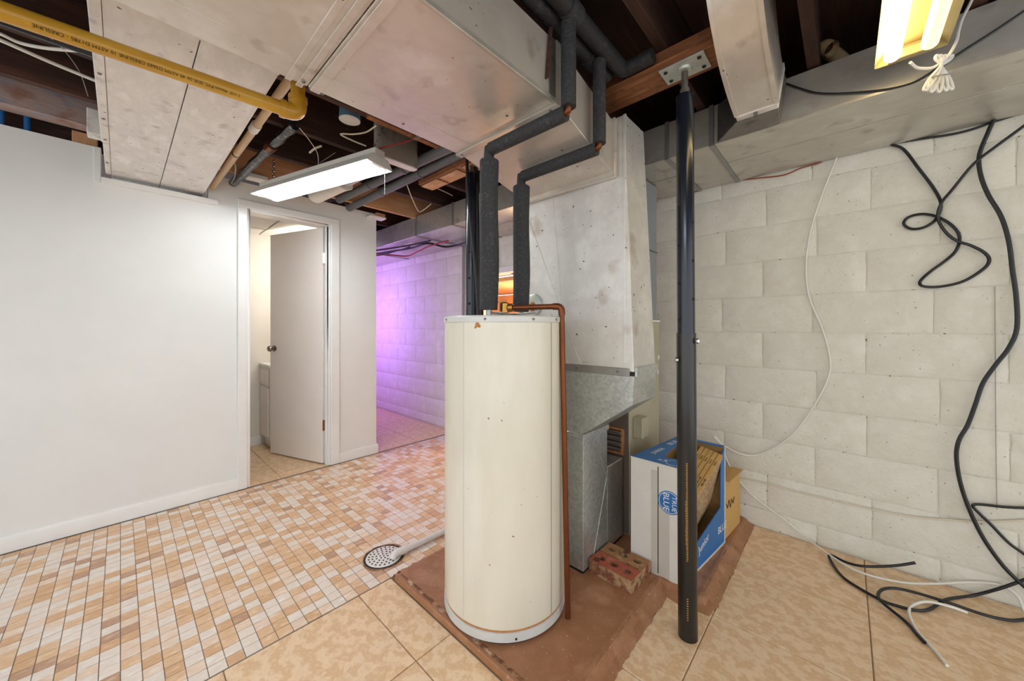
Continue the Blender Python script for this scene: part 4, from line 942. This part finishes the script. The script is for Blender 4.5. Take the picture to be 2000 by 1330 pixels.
# flat boxes leaning out of the carton
ang = math.radians(-21)
slabR = Matrix.Rotation(math.atan2(e1.y, e1.x), 3, 'Z') @ Matrix.Rotation(ang, 3, 'Y') @ Matrix.Rotation(math.radians(14), 3, 'X')
names = ['flat tan box leaning in the carton, nearest with marbled face', 'flat tan box leaning in the carton, second from the front', 'flat tan box leaning in the carton, middle of the five', 'flat tan box leaning in the carton, fourth from the front', 'flat tan box leaning in the carton, rearmost against the cut-out']
for i in range(5):
    c = cb(0.345 + 0.004*i, 0.036 + 0.0225*i, 0.290 + 0.004*i)
    fbx = thing('flat_box', c, names[i], 'box', 'flat boxes leaning in the printed carton')
    MB().obox(c, (0.34, 0.0205, 0.25), slabR).build('board_box', M['card_tan'], fbx, bev=0.001)
    if i == 0:
        MB().obox(c + slabR @ Vector((0, -0.0108, 0)), (0.335, 0.001, 0.245), slabR).build('marbled_face', M['marble'], fbx)
    for k in range(2):
        o = c + slabR @ Vector((-0.09 + 0.16*k, 0, 0.1252))
        text_part('box_print', '450 x 300' if k == 0 else 'TILE 6', 0.013, o, slabR @ Vector((1,0,0)), slabR @ Vector((0,1,0)), M['ink'], fbx, 'LEFT', 0.0006)
# plain brown carton behind
bc0 = thing('brown_carton', (2.27, 0.55, PAD), 'plain brown cardboard carton between printed carton and block wall', 'carton')
MB().hexa([(2.145,0.462,PAD),(2.40,0.44,PAD),(2.42,0.64,PAD),(2.165,0.662,PAD)], [(2.145,0.462,0.335),(2.40,0.44,0.335),(2.42,0.64,0.335),(2.165,0.662,0.335)]).build('body', M['card_tan'], bc0, bev=0.003)
for (a, b) in (((2.16,0.468,0.337),(2.40,0.448,0.337)), ((2.18,0.60,0.337),(2.41,0.58,0.337))):
    MB().bar(a, b, 0.10 if a[1] > 0.5 else 0.05, 0.003).build('flap', M['card_tan'], bc0)
pts = [Vector((2.16 + 0.022*k, 0.4585 - 0.0019*k, 0.20 + 0.018*((-1)**k) + random.uniform(-.006,.006))) for k in range(7)]
MB().tube(pts, 0.0016, 5).build('marker_scribble', M['ink'], bc0)

# ------------------------------------------------------------------ bricks with three core holes
def brick(cx, cy, label, mt, ms, rot):
    L, W, H = 0.208, 0.088, 0.057; t = thing('brick', (cx, cy, PAD), label, 'brick', 'loose cored bricks on the pad')
    R = Matrix.Rotation(rot, 3, 'Z'); bm = bmesh.new(); N = 14
    hx = [(-0.062, 0.0), (0.0, 0.0), (0.062, 0.0)]; a, b = 0.0185, 0.0155
    def mk(z): 
        out = [bm.verts.new((x, y, z)) for (x, y) in ((-L/2,-W/2),(L/2,-W/2),(L/2,W/2),(-L/2,W/2))]
        hs = [[bm.verts.new((h[0] + a*math.cos(2*math.pi*k/N), h[1] + b*math.sin(2*math.pi*k/N), z)) for k in range(N)] for h in hx]
        return out, hs
    to, th_ = mk(H); bo, bh = mk(0)
    for (o, hs) in ((to, th_), (bo, bh)):
        es = [bm.edges.new((o[i], o[(i+1) % 4])) for i in range(4)]
        for h in hs: es += [bm.edges.new((h[k], h[(k+1) % N])) for k in range(N)]
        bmesh.ops.triangle_fill(bm, edges=es, use_beauty=True, use_dissolve=False)
    for i in range(4): bm.faces.new((bo[i], bo[(i+1) % 4], to[(i+1) % 4], to[i]))
    for (h, g_) in zip(th_, bh):
        for k in range(N): bm.faces.new((h[k], h[(k+1) % N], g_[(k+1) % N], g_[k]))
    for f in bm.faces: f.material_index = 0
    bmesh.ops.recalc_face_normals(bm, faces=bm.faces)
    for f in bm.faces: f.material_index = 0 if abs(f.normal.z) > 0.5 else 1
    me = bpy.data.meshes.new('brick_body'); bm.transform(R.to_4x4()); bm.to_mesh(me); bm.free(); me.materials.append(M[mt]); me.materials.append(M[ms])
    o = bpy.data.objects.new('brick_body', me); COL.objects.link(o); o.parent = t
    return t
brick(1.494, 0.756, 'reddish cored brick lying nearer the black post, front one', 'brick_red', 'brick_side', math.radians(-93))
brick(1.588, 0.752, 'yellow-brown cored brick behind the reddish one, against the carton', 'brick_tan', 'brick_side', math.radians(-92))

# ------------------------------------------------------------------ cables on the block wall and floor
def cable(name, pts, r, m, label, cat='cable', n=8, seg=5, group=None):
    o = MB().tube(spline(pts, seg), r, n).build(name, M[m]); return tag(o, label, cat, group)
WX = XW - 0.016
W = lambda px, py, x=WX: atx(px, py, x)
G = lambda px, py, z=0.006: atz(px, py, z)
ca = [(1740,282),(1765,292),(1795,330),(1825,370),(1838,400),(1828,428),(1805,444),(1780,447),(1765,437),(1775,424),(1802,418),(1832,424),(1860,441),(1874,462),(1868,488),(1848,508),(1815,532),(1797,550),(1803,559),(1835,560),(1880,550),(1920,526),(1932,508),(1922,493),(1895,479),(1868,470),(1846,452),(1832,426),(1838,398),(1862,368),(1900,322),(1940,290),(2000,246),(2040,215)]
cable('black_cable', [W(px, py, WX - (0.0 if i % 2 else 0.006) - (0.012 if i > 22 else 0)) for i, (px, py) in enumerate(ca)], 0.0058, 'cable_black', 'black cable hanging in loose twisted loops high on the block wall')
cbp = [(1941,234),(1930,258),(1913,302),(1915,340),(1930,380),(1955,422),(1970,470),(1978,530),(1985,582),(1986,642),(1970,680),(1945,712),(1920,748),(1905,790),(1890,830),(1873,860),(1868,892),(1875,940),(1892,992),(1920,1050),(1960,1106),(2000,1145),(2030,1170)]
cable('black_cable', [W(px, py, WX - 0.012 - 0.01*(i > 14)) for i, (px, py) in enumerate(cbp)], 0.0072, 'cable_black', 'thick black cable dropping the full height of the block wall')
cable('black_cable', [W(px, py, XW - 0.013) for (px, py) in ((1688,291),(1740,281),(1800,271),(1860,262),(1900,252),(1940,238),(2000,219),(2050,203))], 0.005, 'cable_black', 'black cable running along the wall just under the trunk duct')
cable('black_cable', [W(px, py, XW - 0.022) for (px, py) in ((2040,994),(2000,992),(1960,990),(1912,985),(1900,988),(1910,1000),(1935,1024),(1970,1060),(2000,1082),(2040,1115))], 0.0055, 'cable_black', 'black cable bent in a sharp hook low on the right of the wall')
ce_ = [(1788,1099),(1745,1105),(1690,1106),(1655,1099),(1622,1084),(1623,1096),(1650,1130),(1715,1169),(1752,1183),(1790,1192),(1815,1190),(1838,1176),(1856,1169),(1900,1163),(1950,1150),(1985,1138),(2030,1122)]
cable('black_cable', [G(px, py, 0.007 + (0.10 if i == 0 else 0.06 if i == 1 else 0.03 if i == 2 else 0.012 if i in (3, 4) else 0.0)) if i < 13 else W(px, py, XW - 0.03) for i, (px, py) in enumerate(ce_)], 0.0058, 'cable_black', 'black cable on the tile floor with one end bent back to the wall')
cf = [(1806,1255),(1790,1238),(1770,1215),(1725,1178),(1715,1163),(1724,1151),(1750,1149),(1790,1158),(1850,1176),(1920,1200),(1970,1211),(2000,1210),(2040,1203)]
cable('black_cable', [G(px, py, 0.018 if 3 <= i <= 9 else 0.007) for i, (px, py) in enumerate(cf)], 0.0058, 'cable_black', 'black cable coiled on the tile floor beside the loose white end')
g1 = [(1637,300),(1600,395),(1581,460),(1574,520),(1580,580),(1605,640),(1619,690),(1620,728),(1600,775),(1560,835),(1520,870),(1475,889),(1440,884),(1408,866),(1394,853),(1402,858),(1412,878),(1430,920),(1470,968),(1530,1013),(1575,1050)]
pw = [W(px, py, XW - 0.018 - (0.10 if i == 14 else 0.05 if 12 <= i <= 16 else 0)) for i, (px, py) in enumerate(g1)]
pw += [G(px, py, 0.02) for (px, py) in ((1640,1097),(1690,1121),(1760,1137))] + [W(1820, 1140, XW - 0.06), W(1900, 1137, XW - 0.02), W(1955, 1143, XW - 0.02), W(1988, 1165, XW - 0.02), W(2002, 1200, XW - 0.03)]
cable('white_cable', pw, 0.0044, 'cable_white', 'thin white cable looping down the block wall and onto the floor')
cable('white_cable', [G(px, py, z) for (px, py, z) in ((1850,1300,0.006),(1826,1270,0.006),(1790,1230,0.006),(1775,1196,0.008),(1785,1181,0.012),(1812,1175,0.022),(1850,1183,0.024),(1880,1193,0.014),(1888,1196,0.010))], 0.005, 'cable_white', 'white cable end curled on the floor among black cables')
cable('beige_cable', [W(px, py, XW - 0.010) for (px, py) in ((1400,925),(1440,932),(1496,944),(1559,961),(1671,987),(1730,1000),(1790,1010),(1850,1015),(1912,1019),(2000,1016),(2050,1012))], 0.0046, 'cable_beige', 'beige cable strung flat along the lower block wall')
cable('orange_wire', [W(px, py, XW - 0.012) for (px, py) in ((1340,382),(1370,370),(1420,356),(1480,348),(1530,342),(1565,328),(1600,318),(1612,309))], 0.0035, 'cable_orange', 'orange-brown wire tucked under the trunk duct', 'wire')
cable('black_cable', [atx(px, py, XT0 - 0.010) for (px, py) in ((1535,163),(1570,175),(1600,182),(1650,182),(1720,176),(1770,166),(1805,150),(1880,100),(1940,62),(2010,15))], 0.0035, 'cable_black', 'thin black cord lying along the trunk duct face', 'cord')
cable('thin_grey_wire', [W(px, py, XW - 0.008) for (px, py) in ((1943,560),(1944,700),(1945,860),(1947,995))], 0.0012, 'cable_grey', 'hair-thin grey wire hanging straight on the block wall', 'wire', n=6)
tag(MB().tube([W(905, 470, XW-0.02), W(904, 640, XW-0.02), W(903, 800, XW-0.02)], 0.013, 12).build('wall_conduit', M['cable_grey']), 'grey vertical conduit on the wall behind the far post', 'conduit')
# corridor cables under the trunk duct
XC = XW - 0.03
for i, (pts, r, m, lab) in enumerate((
    ([(728,497),(770,490),(805,484),(835,475),(870,482),(905,475),(935,460)], 0.011, 'cable_black', 'thick black cable sagging under the corridor duct'),
    ([(728,494),(765,498),(795,500),(815,492),(840,480),(875,470)], 0.008, 'cable_red', 'red wire bundle sagging under the corridor duct'),
    ([(728,490),(770,484),(805,478),(840,470)], 0.008, 'cable_black', 'upper dark wire along the corridor duct edge'),
    ([(728,500),(750,497),(775,490),(800,482)], 0.007, 'cable_black', 'short dark wire by the corridor corner'))):
    cable('corridor_wire', [atz(px, py, 1.985 - 0.004*i) for (px, py) in pts], r, m, lab, 'wire')
# cables in the open joists at the left
def Zc(px, py, z): return atz(px, py, z)
cable('white_cable', [Zc(-60, 45, 2.195), Zc(0, 66, 2.195), Zc(40, 84, 2.19), Zc(90, 94, 2.19), Zc(150, 99, 2.195), Zc(200, 103, 2.195)], 0.006, 'cable_white', 'white cable sagging across the joists, upper of the two')
cable('white_cable', [Zc(-60, 55, 2.19), Zc(0, 78, 2.19), Zc(100, 122, 2.19), Zc(205, 165, 2.19)], 0.007, 'cable_white', 'straight white cable crossing the joists above the wall, lower of the two')
cable('grey_wire', [Zc(85, 65, 2.12), Zc(120, 92, 2.19), Zc(155, 140, 2.20), Zc(172, 188, 2.2)], 0.0015, 'cable_grey', 'thin loose grey wire drooping from the joists at the left', 'wire', n=6)
tag(MB().tube([Zc(-80, 15, 2.17), Zc(0, 38, 2.17), Zc(205, 112, 2.17)], 0.017, 14).build('black_conduit', M['post_blue']), 'dark conduit running just behind the yellow pipe', 'conduit')
for (px, py) in ((53, 240), (2, 228)):
    q = aty(px, py, 3.19); tag(MB().tube([(q.x, q.y, WT), (q.x, q.y, 2.437)], 0.012, 12).build('blue_pipe', M['card_blue']), 'blue pipe rising behind the steel beam, ' + ('nearer the pale duct' if px > 20 else 'at the photo edge'), 'pipe')
q = aty(165, 268, 3.17)
tag(MB().box(q.x - 0.045, q.x + 0.05, 3.15, 3.21, WT + 0.001, 2.243).build('wood_shim', M['woodend'], bev=0.003), 'bright wood shim between white wall and steel beam', 'wood block')
# loose wires near the shop light
for (pts, r, m, lab) in (
    ([(585,250,2.12),(605,275,2.13),(620,300,2.14),(622,325,2.12)], 0.002, 'cable_white', 'thin white wire hanging from the yellow elbow'),
    ([(735,245,2.15),(715,258,2.16),(690,262,2.16),(665,262,2.16),(690,275,2.15),(715,285,2.14)], 0.004, 'cable_beige', 'grey looped cable right of the blue electrical box'),
    ([(605,298,2.15),(615,290,2.15),(628,285,2.16)], 0.006, 'cable_beige', 'short torn cable stub between the joists'),
    ([(625,318,2.13),(640,308,2.15),(655,298,2.17)], 0.0018, 'cable_grey', 'frayed grey wire above the lit lamp'),
    ([(795,362,2.12),(806,390,2.12),(818,413,2.11),(830,408,2.11),(842,398,2.12)], 0.0032, 'cable_beige', 'beige wire dangling before the orange plywood'),
    ([(850,366,2.15),(870,375,2.15),(884,382,2.15)], 0.004, 'cable_grey', 'grey wire stub below the wooden beam end'),
    ([(455,310,2.12),(460,325,2.12),(458,345,2.12),(452,358,2.12)], 0.004, 'cable_grey', 'grey twisted wire beside the foil conduit')):
    cable('loose_wire', [Zc(*p_) for p_ in pts], r, m, lab, 'wire', n=6)
cable('red_cord', [la + dl*0.05 + Vector((0.0,0,0.095)), la + Vector((0.09,-0.08,0.13)), la + Vector((0.15,-0.13,0.165))], 0.0035, 'cable_red', 'red cord tied from the lamp to the joist', 'cord')
tag(MB().tube([la + Vector((0.13,-0.115,0.155)), la + Vector((0.16,-0.14,0.175)), la + Vector((0.20,-0.17,0.19))], [0.010, 0.014, 0.006], 8).build('wire_knot', M['dark_metal']), 'tangled dark wire knot at the joist above the lamp', 'wire')
tag(MB().box(0.82, 1.30, 1.70, 1.735, 2.175, 2.20).build('wood_strip', M['girder'], bev=0.002), 'thin wooden strip nailed under the joist beside the main duct', 'wood strip')
